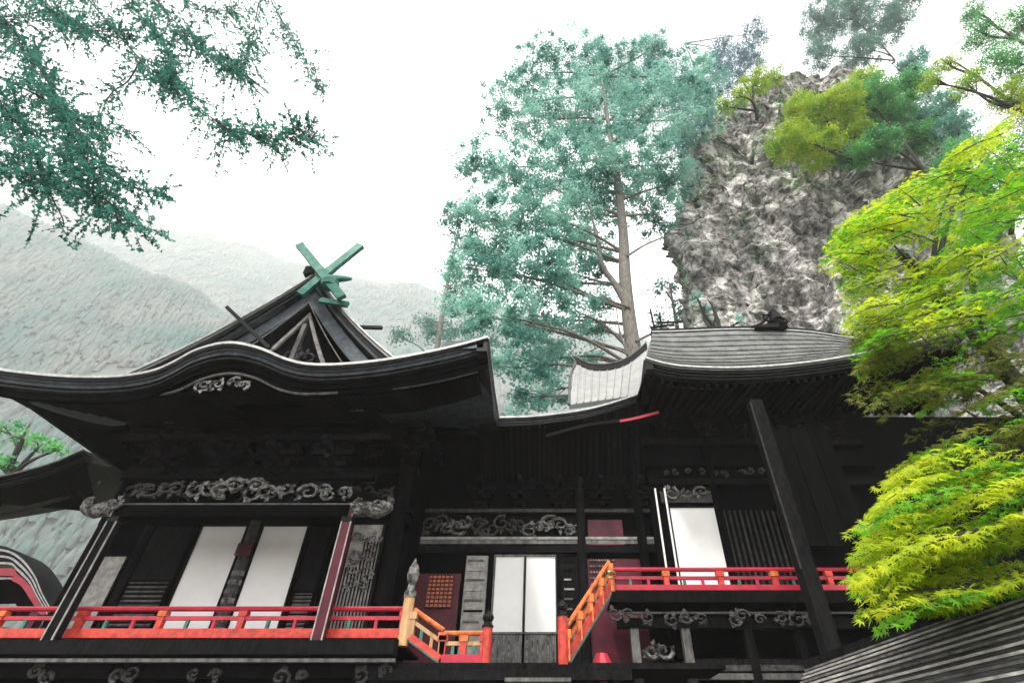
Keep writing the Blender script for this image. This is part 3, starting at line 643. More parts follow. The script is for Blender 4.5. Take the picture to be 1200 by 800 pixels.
# verge running back to the passage roof
va, vb = e4[0], at(751, 462, 13.4)
vp_ = [va.lerp(vb, i / 5) for i in range(6)]
MB().sweep([vp_, off(vp_, 0, -.35), [q + Vector((.2, 0, -.35)) for q in vp_], [q + Vector((.2, 0, 0)) for q in vp_]]).build('verge_board', 'copper_dark', r4)
MB().sweep([[q + Vector((-.04, 0, .04)) for q in vp_], [q + Vector((-.04, 0, -.02)) for q in vp_], [q + Vector((.1, 0, 0)) for q in vp_], [q + Vector((.1, 0, .05)) for q in vp_]]).build('verge_lip', 'lip', r4)
MB().sweep([rp(1)[:2], [rp(1)[0] + Vector((0, 3, 0)), rp(1)[1] + Vector((0, 3, 0))], [vb + Vector((0, 3, 0)), vb + Vector((.2, 3, 0))], [vb, vb + Vector((.2, 0, 0))]]).build('side_slope', 'copper', r4)
# ridge
rg = [p + Vector((0, .1, 0)) for p in t4]
MB().sweep([off(rg, -.14, 0), off(rg, .14, 0), off(rg, .14, .2), off(rg, -.14, .2)]).build('ridge', 'iron', r4)
MB().sweep([off(rg, -.18, .02), off(rg, -.145, .02), off(rg, -.145, .06), off(rg, -.18, .06)]).build('ridge_moulding', 'lip', r4)
oc = at(912, 386, 13.5)
o1 = MB().add([oc + Vector(v) for v in ((-.85, -.15, 0), (-.4, -.15, .16), (-.12, -.15, .55), (.02, -.15, .92), (.2, -.15, .6), (.3, -.15, .0), (-.85, .2, 0), (-.4, .2, .16), (-.12, .2, .55), (.02, .2, .92), (.2, .2, .6), (.3, .2, .0))],
    [(0, 1, 2, 3, 4, 5), (11, 10, 9, 8, 7, 6)] + [(i, (i + 1) % 6, (i + 1) % 6 + 6, i + 6) for i in range(6)]).build('ridge_end_tile', 'iron', sanc)
scrolls(MB(), oc.x - .5, oc.x + .25, oc.z + .1, oc.z + .6, oc.y - .17, 2, 5, .05).build('carving', 'dark', o1)
MB().tube(catmull([oc + Vector((-.9, 0, .12)), oc + Vector((-.5, 0, .3)), oc + Vector((-.1, 0, .75)), oc + Vector((0, 0, 1.05))], 4), .05, 6).build('ridge_end_horn', 'iron', sanc)
for a, c in (((768, 390), (762, 362)), ((776, 390), (773, 366)), ((762, 384), (790, 380)), ((835, 388), (838, 372)), ((770, 378), (800, 377))):
    MB().bar(at(*a, 13.7), at(*c, 13.7), .06, .06).build('roof_rod', 'iron', sanc)

# ================================================================ LEFT: SIDE HALL and SIDE GATE
sh = thing('side_hall', (-16, 17, 0), 'dark hall roof low at the left edge behind the prayer hall', 'shrine hall')
E5 = [(-260, 600), (-120, 580), (-40, 566), (10, 557), (60, 544), (98, 528)]
e5 = catmull([at(px, py, 15.5) for px, py in E5], 5)
bk = [Vector((p.x, 20, p.z + 1.4)) for p in e5]
r5 = MB().sweep([e5, bk, off(bk, 0, -.3), off(e5, .15, -.3)]).build('roof', 'copper_dark', sh)
MB().sweep([off(e5, -.05, .05), off(e5, .1, .05), off(e5, .1, -.01), off(e5, -.05, -.01)]).build('eave_lip', 'grey_wood', r5)
for k in range(3): MB().sweep([off(e5, .06 * k, -.02 - .09 * k), off(e5, .5, -.02 - .09 * k), off(e5, .5, -.1 - .09 * k), off(e5, .06 * k, -.1 - .09 * k)]).build('shingle_course', 'black', r5)
e5w = [Vector((p.x, 17.4, Z(585, 17.4) - .02 * i)) for i, p in enumerate(e5)]
MB().sweep([off(e5, .4, -.3), e5w], False).build('soffit', 'black', sh)
MB().sweep([off(e5, 1.2, -.62), off(e5, 1.3, -.62), off(e5, 1.3, -.5), off(e5, 1.2, -.5)]).build('eave_board', 'carve_dark', sh)
xw = X(-40, 640, 17.4); MB().bb(-36, xw, 17.4, 17.6, 0, Z(580, 17.4)).build('wall', 'black', sh)
for px in (-60,):
    x = X(px, 620, 17.6); MB().bb(x - .18, x + .18, 17.5, 17.8, 0, Z(575, 17.6)).build('pillar', 'black', sh)
gt = thing('side_gate', (X(-40, 700, 14.5), 14.5, 0), 'little gate with a black and white layered undulating roof edge at lower left', 'gate')
GYY = 14.5
def gcurve(o):
    base = [(64 - o * .95, 716), (52 - o, 694), (43 - o, 672 + o * .3), (26 - o * .8, 650 + o * .8), (2, 639 + o), (-30, 640 + o), (-60, 650 + o), (-85, 672 + o), (-100, 700), (-115, 716)]
    return catmull([at(px, py, GYY) for px, py in base], 5)
for k in range(6):
    a = gcurve(k * 3.2); c = gcurve(k * 3.2 + 2.6)
    MB().sweep([off(a, .05 * k, 0), off(a, .9, 0), off(c, .9, 0), off(c, .05 * k, 0)]).build('roof_layer', 'iron' if k % 2 == 0 else 'lip', gt)
a = gcurve(22); c = gcurve(31); MB().sweep([off(a, .35, 0), off(a, .5, 0), off(c, .5, 0), off(c, .35, 0)]).build('bargeboard', 'pink', gt)
a = gcurve(32); c = gcurve(60); MB().sweep([off(a, .6, 0), off(a, .7, 0), off(c, .7, 0), off(c, .6, 0)]).build('gable_wall', 'black', gt)
gx = at(-25, 716, GYY).x
for s in (-1, 1): MB().bb(gx + s * 1.1 - .12, gx + s * 1.1 + .12, GYY + .4, GYY + .64, 0, Z(700, GYY)).build('gate_post', 'maroon', gt)
MB().bb(gx - 1.4, gx + 1.4, GYY + .45, GYY + .6, Z(705, GYY) - .3, Z(705, GYY)).build('gate_beam', 'black', gt)

# ================================================================ NEAR ROOF, lower right
nr = thing('low_side_roof', (5.5, 6, 0), 'low roof of long parallel grey boards in the bottom right corner', 'roof')
TL, TR = at(950, 790, 8.2), at(1330, 655, 5.2); BL, BR_ = at(930, 860, 6.6), at(1330, 800, 3.9)
n = 12
for k in range(n):
    u0, u1 = k / n, (k + 1) / n; a, b_ = TL.lerp(BL, u0), TR.lerp(BR_, u0); c, d = TL.lerp(BL, u1), TR.lerp(BR_, u1)
    nn = (b_ - a).cross(c - a).normalized(); nn = nn if nn.z > 0 else -nn; h = .085
    MB().add([a + nn * h * .2, b_ + nn * h * .2, d + nn * h, c + nn * h, a - nn * .02, b_ - nn * .02, d - nn * .02, c - nn * .02],
        [(0, 1, 2, 3), (7, 6, 5, 4), (0, 4, 5, 1), (1, 5, 6, 2), (2, 6, 7, 3), (3, 7, 4, 0)]).build('roof_board', M['nr'] if 'nr' in M else M.setdefault('nr', mat('grooved_roof_board', (.10, .10, .10), (.03, .03, .03), 6, .5, .4, stretch=(.5, .5, 3), rnd=.3)), nr)
    MB().bar(d.lerp(c, 0) + nn * (h + .01), c + nn * (h + .01), .022, .022).build('batten', 'pale_wood' if k % 3 else 'grey_wood', nr)
MB().bar(TL + Vector((0, 0, .05)), TR + Vector((0, 0, .05)), .2, .2).build('ridge_board', 'dark', nr)
for p in (TL.lerp(TR, .3), TL.lerp(TR, .8)): MB().bb(p.x - .1, p.x + .1, p.y - .1, p.y + .1, 0, p.z).build('post', 'dark', nr)
# ================================================================ FOLIAGE TOOLS
def rand_rot(n, tilt=None):
    """n random orthonormal frames; tilt (radians) keeps the normal near +Z"""
    if tilt is None: z = RNG.normal(size=(n, 3))
    else: z = np.stack([RNG.normal(0, tilt, n), RNG.normal(0, tilt, n), np.ones(n)], 1)
    z /= np.linalg.norm(z, axis=1)[:, None]
    a = RNG.normal(size=(n, 3)); x = a - (a * z).sum(1)[:, None] * z; x /= np.linalg.norm(x, axis=1)[:, None]
    return x, np.cross(z, x), z
TV_LEAF = np.array([(0, 0, 0), (.34, .42, .05), (0, 1, -.08), (-.34, .42, .05)]); TF_LEAF = np.array([(0, 1, 2), (0, 2, 3)])
def maple_tpl():
    tips = [(-115, .55), (-72, .78), (-36, .95), (0, 1.05), (36, .95), (72, .78), (115, .55)]; v = [(0, 0, .03)]
    for i, (a, r) in enumerate(tips):
        t = R(a); v.append((math.sin(t) * r, math.cos(t) * r, -.12 * r))
        if i < 6: t2 = R((a + tips[i + 1][0]) / 2); v.append((math.sin(t2) * .33, math.cos(t2) * .33, .03))
    f = [(0, i, i + 1) for i in range(1, len(v) - 1)]
    return np.array(v), np.array(f)
TV_MAP, TF_MAP = maple_tpl()
def leaves_mesh(name, P, size, m, tv=TV_LEAF, tf=TF_LEAF, frames=None, tilt=None):
    n = len(P); x, y, z = frames if frames is not None else rand_rot(n, tilt)
    s = size if hasattr(size, '__len__') else np.full(n, size)
    V = P[:, None, :] + (tv[None, :, 0:1] * x[:, None, :] + tv[None, :, 1:2] * y[:, None, :] + tv[None, :, 2:3] * z[:, None, :]) * s[:, None, None]
    Fc = tf[None] + (np.arange(n) * len(tv))[:, None, None]
    return npmesh(name, V.reshape(-1, 3), Fc.reshape(-1, 3), m)
def clumps(blobs, sub, per, sr, lr):
    """blobs (centre, radius) -> leaf positions gathered into smaller clumps near each blob's surface"""
    out = []
    for c, r in blobs:
        k = max(3, int(sub * r * r)); d = RNG.normal(size=(k, 3)); d /= np.linalg.norm(d, axis=1)[:, None]
        cc = np.array(c) + d * r * (RNG.random((k, 1)) ** .45) * np.array([1, 1, .8])
        rad = sr * RNG.uniform(.5, 1.3, k)
        q = RNG.normal(size=(k, per, 3)) * np.array([1.15, 1.15, .38]) * rad[:, None, None] * .55
        out.append((cc[:, None, :] + q).reshape(-1, 3))
    return np.concatenate(out)

# ================================================================ GREAT CEDAR behind the passage hall
def tree(name, base, trunk_pts, rads, blobs, label, leafm, bark, sub, per, sr, ls, seedtwigs=2, group=None, cat='tree'):
    t = thing(name, base, label, cat, group)
    MB().tube(catmull(trunk_pts, 4), list(np.interp(np.linspace(0, 1, (len(trunk_pts) - 1) * 4 + 1), np.linspace(0, 1, len(rads)), rads)), 12).build('trunk', bark, t, smooth=True)
    tp = catmull(trunk_pts, 4); rr = random.Random(len(blobs))
    for c, r in blobs:
        lm = MB(); c = Vector(c); s = min(tp[len(tp) // 4:], key=lambda p: (p - c).length + abs((c.z - p.z) - 2.5))
        m_ = s.lerp(c, .5) + Vector((rr.uniform(-.4, .4), rr.uniform(-.4, .4), rr.uniform(-.2, .5)))
        lm.tube(catmull([s, m_, c], 4), [.13, .12, .11, .1, .09, .08, .065, .05, .03], 6, False)
        for k in range(seedtwigs):
            d = Vector((rr.gauss(0, 1), rr.gauss(0, 1), rr.gauss(0, .7))).normalized() * r * .8
            lm.tube([m_.lerp(c, .6), c + d * .5, c + d], [.045, .03, .015], 4, False)
        lm.build('limb', bark, t)
    P = clumps(blobs, sub, per, sr, ls)
    me = leaves_mesh('crown', P, ls * RNG.uniform(.6, 1.3, len(P)), leafm)
    link('crown', me, (0, 0, 0), t, kind='stuff')
    return t
TY = 24.0
CB = [(640, 85, 34), (690, 75, 36), (740, 90, 38), (600, 125, 34), (650, 140, 40), (700, 130, 44), (760, 130, 42), (800, 100, 36), (826, 92, 24), (815, 140, 30),
      (565, 195, 30), (610, 205, 34), (660, 200, 42), (710, 195, 46), (760, 195, 40), (790, 215, 26), (555, 250, 30), (600, 260, 38), (650, 255, 44), (700, 250, 40), (770, 250, 26),
      (550, 310, 28), (585, 320, 40), (630, 315, 42), (672, 320, 30), (545, 365, 26), (590, 370, 38), (635, 375, 38), (675, 365, 24), (610, 425, 34), (650, 420, 30), (700, 385, 18), (615, 465, 22), (645, 458, 22), (705, 345, 16), (700, 300, 18), (768, 55, 18), (690, 420, 14)]
rc = random.Random(5)
blobs = []
for px, py, r in CB:
    Y = TY + rc.uniform(-2.2, 2.2); c = at(px, py, Y); s = (at(px + r, py, Y) - c).length; blobs.append((tuple(c), s * 1.22))
tr_pts = [at(752, 520, TY), at(748, 450, TY), at(738, 380, TY), at(732, 320, TY), at(730, 270, TY), at(722, 200, TY), at(712, 140, TY), at(705, 90, TY)]
base = Vector((tr_pts[0].x + .4, TY, 0)); tr_pts = [base] + tr_pts
cedar = tree('cedar_tree', base, tr_pts, [.75, .6, .52, .46, .42, .36, .3, .2, .08], blobs, 'huge pale-trunked cedar rising behind the passage hall roof', M['leaf_teal'], 'bark', 6.5, 85, .5, .21)
MB().tube(catmull([at(738, 365, TY), at(722, 335, TY - .2), at(705, 310, TY - .3), at(700, 280, TY - .3), at(690, 240, TY - .3)], 4), [.24] * 5 + [.2] * 5 + [.15] * 4 + [.08] * 3, 8).build('forked_limb', 'bark', cedar, smooth=True)
for pts in ([(745, 400), (770, 388), (795, 380)], [(738, 360), (715, 352), (700, 340)], [(746, 420), (712, 405), (690, 412)], [(735, 300), (760, 285), (800, 270)], [(744, 430), (728, 395), (722, 360)], [(748, 440), (765, 420), (768, 380)]):
    MB().tube(catmull([at(a, c, TY - .5) for a, c in pts], 4), [.09] * 3 + [.07] * 3 + [.04] * 3, 6).build('dead_limb', 'bark', cedar)
# paler trees in the mist left of and behind the cedar
for lab, pts, y, lm3 in (('pale misty tree just left of the cedar, its lowest boughs over the roof corner', [(520, 395, 22), (500, 380, 20), (535, 345, 26), (470, 395, 14), (545, 290, 22), (530, 250, 16), (560, 400, 26)], 52, 'leaf_mist'),
                ('faint blue-green tree above and behind the cedar near the patch of blue sky', [(872, 70, 24), (845, 95, 24), (825, 135, 24), (886, 40, 16), (800, 165, 22), (770, 75, 20), (815, 105, 22), (845, 60, 18), (790, 120, 24), (812, 160, 18), (835, 175, 14)], 46, 'leaf_blue'),
                ('pale tree in the gap between the cedar trunk and the rock', [(780, 340, 16), (795, 365, 15), (815, 350, 14), (770, 375, 12)], 40, 'leaf_mist')):
    bl = []
    for px, py, r in pts: c = at(px, py, y + rc.uniform(-2, 2)); bl.append((tuple(c), (at(px + r, py, y) - at(px, py, y)).length))
    cx = sum(q[0][0] for q in bl) / len(bl); top = max(q[0][2] for q in bl)
    tree('background_tree', (cx, y, 0), [(cx, y, 0), (cx + .3, y, top * .4), (cx - .2, y, top * .75), (cx, y, top)], [.7, .5, .3, .1], bl, lab, M[lm3], 'bark', 3, 60, .9, .34)

# ================================================================ ROCK PINNACLE
def rockmat():
    m = mat('crag_rock', (.34, .325, .31), (.10, .095, .09), 1.1, .9, .5, bscale=3.5, detail=8, stretch=(1.2, 1, .45), contrast=(.42, .6)); t = m.node_tree
    p = next(n for n in t.nodes if n.type == 'BSDF_PRINCIPLED'); src = p.inputs['Base Color'].links[0].from_socket
    geo = next(n for n in t.nodes if n.type == 'NEW_GEOMETRY')
    v = N(t, 'ShaderNodeTexVoronoi', feature='DISTANCE_TO_EDGE'); v.inputs['Scale'].default_value = .9
    nz = N(t, 'ShaderNodeTexNoise'); nz.inputs['Scale'].default_value = 1.5; nz.inputs['Detail'].default_value = 5
    ad = N(t, 'ShaderNodeMixRGB'); ad.blend_type = 'ADD'; ad.inputs[0].default_value = 1.2
    t.links.new(geo.outputs['Position'], nz.inputs['Vector']); t.links.new(geo.outputs['Position'], ad.inputs[1]); t.links.new(nz.outputs['Color'], ad.inputs[2]); t.links.new(ad.outputs[0], v.inputs['Vector'])
    r = N(t, 'ShaderNodeMapRange'); r.inputs['From Max'].default_value = .07; r.inputs['To Min'].default_value = .25; t.links.new(v.outputs['Distance'], r.inputs['Value'])
    # lichen
    n3 = N(t, 'ShaderNodeTexNoise'); n3.inputs['Scale'].default_value = .55; n3.inputs['Detail'].default_value = 7; t.links.new(geo.outputs['Position'], n3.inputs['Vector'])
    r3 = N(t, 'ShaderNodeMapRange'); r3.inputs['From Min'].default_value = .52; r3.inputs['From Max'].default_value = .62; t.links.new(n3.outputs['Fac'], r3.inputs['Value'])
    m3 = N(t, 'ShaderNodeMix', data_type='RGBA'); m3.inputs[7].default_value = (.55, .52, .50, 1); t.links.new(r3.outputs[0], m3.inputs[0]); t.links.new(src, m3.inputs[6])
    mu = N(t, 'ShaderNodeVectorMath', operation='SCALE'); t.links.new(m3.outputs[2], mu.inputs[0]); t.links.new(r.outputs[0], mu.inputs['Scale'])
    mp4 = N(t, 'ShaderNodeMapping'); mp4.inputs['Scale'].default_value = (.55, .4, .16); t.links.new(geo.outputs['Position'], mp4.inputs[0])
    n4 = N(t, 'ShaderNodeTexNoise'); n4.inputs['Scale'].default_value = 1; n4.inputs['Detail'].default_value = 6; n4.inputs['Roughness'].default_value = .6; t.links.new(mp4.outputs[0], n4.inputs['Vector'])
    r4_ = N(t, 'ShaderNodeMapRange'); r4_.inputs['From Min'].default_value = .4; r4_.inputs['From Max'].default_value = .62; r4_.inputs['To Min'].default_value = .7; r4_.inputs['To Max'].default_value = 1.75; t.links.new(n4.outputs['Fac'], r4_.inputs['Value'])
    mu2 = N(t, 'ShaderNodeVectorMath', operation='SCALE'); t.links.new(mu.outputs[0], mu2.inputs[0]); t.links.new(r4_.outputs[0], mu2.inputs['Scale'])
    t.links.new(mu2.outputs[0], p.inputs['Base Color']); return m
M['rock'] = rockmat()
RY = 27.0
# silhouette of the crag: left and right edge per photo row
SIL = [(105, 868, 1040), (122, 846, 1090), (138, 828, 1120), (150, 812, 1150), (200, 804, 1170), (250, 800, 1190), (300, 808, 1210), (350, 826, 1230), (400, 842, 1260), (500, 845, 1300), (620, 850, 1330)]
lv = []
for py, l, r in SIL:
    a, b_ = at(l, py, RY), at(r, py, RY); lv.append((a.z, a.x, b_.x))
lv.append((-1, lv[-1][1], lv[-1][2])); lv.sort()
zs_, ls_, rs_ = (np.array(v) for v in zip(*lv))
nu, nv = 300, 330; vs = []; ztop = zs_[-1]
for j in range(nv + 1):
    z = -1 + (ztop + 1 + 1.2) * (j / nv) ** .9; zc = min(z, ztop); cap = 1 if z <= ztop else math.sqrt(max(0, 1 - ((z - ztop) / 1.25) ** 2))
    l, r = np.interp(zc, zs_, ls_), np.interp(zc, zs_, rs_); cx, rx = (l + r) / 2, (r - l) / 2
    for i in range(nu):
        th = 2 * math.pi * i / nu; d = Vector((math.cos(th), math.sin(th), 0))
        p = Vector((cx, RY + 2.5, z)) + Vector((d.x * rx * .97, d.y * 4.2, 0)) * cap
        q = Vector((p.x, p.y, p.z * .6))
        wq = Vector((mn.noise(q * .5), mn.noise(q * .5 + Vector((7, 0, 0))), mn.noise(q * .5 + Vector((0, 7, 0)))))
        vd, vp = mn.voronoi(Vector((p.x * .34 - .07 * p.z, p.y * .34, p.z * .12)) + wq * .45)
        hsh = (math.sin(vp[0].x * 91.7 + vp[0].y * 37.1 + vp[0].z * 57.3) * 43758.5) % 1
        vd2, v2 = mn.voronoi(Vector((p.x * .95 - .2 * p.z, p.y * .95, p.z * .5)) + wq)
        h2 = (math.sin(v2[0].x * 51.7 + v2[0].y * 17.1 + v2[0].z * 77.3) * 43758.5) % 1
        lz = (p.z * .23 + p.x * .06 + mn.noise(q * .3) * .8) % 1
        n_ = mn.fractal(q * .22, 1, 2, 3) * 1.2 + hsh * 1.5 + min(.25, (vd[1] - vd[0]) * 2) + h2 * .5 + min(.15, (vd2[1] - vd2[0]) * .9) + .55 * lz * (1 if lz < .85 else (1 - lz) / .15) + mn.fractal(p * 1.5, .8, 2.2, 5) * .3 - 1.4
        cell = mn.cell(Vector((p.x * .45 + mn.noise(q) * .7, p.y * .45, p.z * .28))) * .8
        st_ = mn.noise(Vector((p.x * 1.6, p.y * 1.6, p.z * .25))) * .45
        vs.append(p + d * (n_ + cell * .0 + st_ * .4) * max(.25, cap) + Vector((0, 0, mn.noise(q * 1.2) * .25)))
fs = [(j * nu + i, j * nu + (i + 1) % nu, (j + 1) * nu + (i + 1) % nu, (j + 1) * nu + i) for j in range(nv) for i in range(nu)] + [tuple(range(nv * nu, nv * nu + nu))]
rk = MB().add(vs, fs).build('rock_pinnacle', 'rock')
fr_ = [Vector(v) for v in vs if v[1] < RY + 2]; ivy = []
for v in fr_[::3]:
    if mn.noise(v * .35 + Vector((3, 0, 5))) > .12 + .3 * max(0, (26 - v.z) / 26) and rc.random() < .5: ivy.append(v)
P = np.array([tuple(v) for v in ivy]); P = np.repeat(P, 7, 0) + RNG.normal(size=(len(P) * 7, 3)) * .16 + np.array([0, -.12, 0])
link('moss_and_ivy', leaves_mesh('moss_and_ivy', P, RNG.uniform(.09, .2, len(P)), M['leaf_green']), (0, 0, 0), rk, kind='stuff')
tag(rk, 'towering craggy grey rock pinnacle leaning over the right hall', 'rock')
# trees and shrubs on and beside the crag
def shrub(name, label, pts, y, leafm, sub, per, sr, ls, cat='tree', jit=.8, group=None, tall=False):
    bl = []
    for px, py, r in pts: Y = y + rc.uniform(-jit, jit); c = at(px, py, Y); bl.append((tuple(c), (at(px + r, py, Y) - c).length))
    cs = np.array([q[0] for q in bl]); c0 = cs.mean(0); bz = cs[:, 2].min() - 1.2
    if tall: return tree(name, (c0[0] + 2.2, c0[1] + .5, 0), [(c0[0] + 2.2, c0[1] + .5, 0), (c0[0] + 2, c0[1] + .4, bz * .6), (c0[0] + 1.2, c0[1], c0[2]), (c0[0] + .6, c0[1], cs[:, 2].max() + 1)], [.3, .2, .1, .03], bl, label, M[leafm], 'bark_dark', sub, per, sr, ls, 6, group, cat)
    return tree(name, (c0[0], c0[1], bz), [(c0[0] + .3, c0[1] + 1.2, bz), (c0[0] + .15, c0[1] + .4, bz + .8), (c0[0], c0[1], c0[2]), (c0[0] - .2, c0[1], cs[:, 2].max())], [.16, .13, .09, .03], bl, label, M[leafm], 'bark_dark', sub, per, sr, ls, 2, group, cat)
shrub('lime_tree', 'yellow-green leafy tree growing on the front ledge of the rock', [(925, 165, 26), (955, 140, 30), (985, 125, 28), (960, 175, 26), (995, 160, 26), (940, 125, 20), (1010, 100, 22)], 21.3, 'leaf_lime', 22, 90, .45, .16)
shrub('green_tree', 'fresh green tree on top of the rock right of the yellow-green one', [(1015, 120, 30), (1045, 135, 28), (1060, 100, 22), (1030, 170, 22), (1005, 185, 18), (1080, 160, 22)], 21.8, 'leaf_green', 20, 90, .45, .17)
shrub('blue_green_tree', 'dark blue-green tree on the right shoulder of the rock', [(1075, 100, 24), (1095, 130, 26), (1120, 150, 24), (1070, 70, 16), (1135, 175, 20)], 22, 'leaf_teal', 20, 80, .45, .17)
shrub('hazy_tree', 'tall pale hazy tree above the rock top', [(965, 25, 26), (1000, 15, 28), (1035, 30, 28), (1010, 60, 24), (960, 65, 18), (1060, 5, 22), (985, -20, 26)], 33, 'leaf_mist', 7, 90, .7, .24)
shrub('yellow_shrub', 'small yellowish shrub on the upper left lip of the rock', [(885, 98, 18), (905, 90, 16), (865, 112, 12), (850, 125, 10)], 21.8, 'leaf_lime', 20, 70, .35, .14, 'shrub')
shrub('dark_shrub', 'little dark green bush at the foot of the rock just above the right roof', [(818, 350, 9), (824, 358, 8), (868, 376, 8)], 21, 'leaf_teal', 22, 40, .25, .12, 'shrub')
shrub('green_tree', 'mid green leafy tree filling the right flank of the rock behind the maple', [(1120, 190, 26), (1150, 215, 28), (1180, 185, 28), (1090, 215, 20), (1165, 250, 26), (1200, 225, 30)], 20, 'leaf_green', 14, 80, .5, .17)
for i, pts in enumerate(([(1150, 40, 22), (1175, 70, 26), (1195, 30, 26), (1140, 15, 16), (1215, 80, 30)], [(1110, 75, 14), (1135, 100, 18), (1180, 115, 24), (1090, 95, 12), (1210, 130, 30)])):
    shrub('twiggy_tree', ['thin green treetop in the upper right corner of the sky', 'thin yellowing treetop just below the green one at upper right'][i], pts, 17 + i, ['leaf_green', 'leaf_lime'][i], 45, 40, .4, .12, tall=True)

# ================================================================ MAPLE, right foreground
mt = thing('maple_tree', (7.2, 6.5, 0), 'bright yellow-green maple with layered feathery branches filling the right edge', 'tree')
tp = catmull([(7.2, 6.5, 0), (7.3, 6.6, 2), (7.1, 6.4, 4), (7.3, 6.5, 6.5), (7.0, 6.6, 9.5)], 6)
MB().tube(tp, list(np.linspace(.26, .08, len(tp))), 12).build('trunk', 'bark_dark', mt, smooth=True)
# tips: (px, py, Y, length factor, material)
tips = []
rm_ = random.Random(11)
LEFT = [(130, 1175), (160, 1140), (200, 1090), (235, 1010), (270, 975), (300, 962), (340, 985), (380, 990), (415, 1002), (440, 988), (470, 1000), (500, 1055), (530, 1060), (560, 1045), (600, 1022), (640, 1008), (665, 1006), (700, 1018), (735, 1022), (750, 1035)]
LY = np.array([v[0] for v in LEFT]); LX = np.array([v[1] for v in LEFT])
for py in list(range(150, 740, 11)):
    for k in range(18 if py < 430 else 14):
        yy = py + rm_.uniform(-7, 7); lx = float(np.interp(yy, LY, LX)) + 26 * mn.noise(Vector((yy / 17, 3.3, 0))) + 8; px = lx + rm_.choice((2, 8, 20, 40, 65, 90, 120, 150, 190, 230, 270, 150, 200)) * rm_.uniform(.6, 1.15) if k else lx + rm_.uniform(0, 8)
        if yy > 690 - (px - 1040) * .42 + 60: continue
        if 480 < yy < 550 and px > 1010 and rm_.random() < .5: continue
        if yy < 200 and rm_.random() < .3: continue
        if k > 1 and mn.noise(Vector((px / 85, yy / 24, 7.7))) < (-.08 if yy > 540 else (-.5 if px > 1070 else -.15) if yy < 395 else -.02): continue
        Y = rm_.uniform(5.0, 7.0)
        if px > 1080 and yy < 420 and rm_.random() < .4: Y += 2
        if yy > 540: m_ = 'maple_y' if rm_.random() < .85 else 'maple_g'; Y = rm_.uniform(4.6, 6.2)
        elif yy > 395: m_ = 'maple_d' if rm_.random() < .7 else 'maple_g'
        elif px > 1110 and yy > 200: m_ = 'maple_g' if rm_.random() < .75 else 'maple_y'
        else: m_ = 'maple_y' if rm_.random() < .8 else 'maple_g'
        tips.append((px, yy, Y, m_))
tw = MB(); LP = {k: [[], [], [], []] for k in ('maple_y', 'maple_g', 'maple_d')}
def addleaf(m_, p, y_, z_, s):
    x_ = y_.cross(z_).normalized(); z_ = x_.cross(y_).normalized(); a = LP[m_]; a[0].append(tuple(p)); a[1].append((tuple(x_), tuple(y_), tuple(z_))); a[2].append(s)
for px, py, Y, m_ in tips:
    tip = at(px, py, Y); ln = rm_.uniform(.55, 1.35); 
    dirr = Vector((1, rm_.uniform(-.6, .9), rm_.uniform(.0, .55))).normalized()      # back toward the trunk, rising
    root = tip + dirr * ln + Vector((0, 0, .02)); mid_ = tip.lerp(root, .5) + Vector((0, 0, .06))
    cv = catmull([root, mid_, tip], 5); tw.tube(cv, list(np.linspace(.012, .003, len(cv))), 4, False)
    fw = (tip - root).normalized(); sd_ = fw.cross(Vector((0, 0, 1))).normalized()
    nst = int(ln / .075)
    for i in range(nst + 1):
        u = i / nst; p = cv[min(len(cv) - 1, int(u * (len(cv) - 1)))].lerp(cv[min(len(cv) - 1, int(u * (len(cv) - 1)) + 1)], (u * (len(cv) - 1)) % 1)
        wdt = .34 * math.sin(math.pi * min(1, (1 - u) * .75 + .12)) + .04
        for s in (-1, 1):
            m2 = max(1, int(wdt / .085))
            for j in range(m2):
                if rm_.random() < .15: continue
                o = (fw * .6 + sd_ * s).normalized(); q = p + o * (j + .6) * .085 + Vector((rm_.gauss(0, .012), rm_.gauss(0, .012), rm_.gauss(0, .015) - .05 * j / max(1, m2)))
                y_ = (o + fw * rm_.uniform(-.2, 1) + Vector((rm_.gauss(0, .55), rm_.gauss(0, .55), -.25 + rm_.gauss(0, .3)))).normalized()
                z_ = Vector((rm_.gauss(0, .5) - .15, rm_.gauss(0, .5) - .6, 1)).normalized()
                addleaf(m_, q, y_, z_, rm_.uniform(.05, .105))
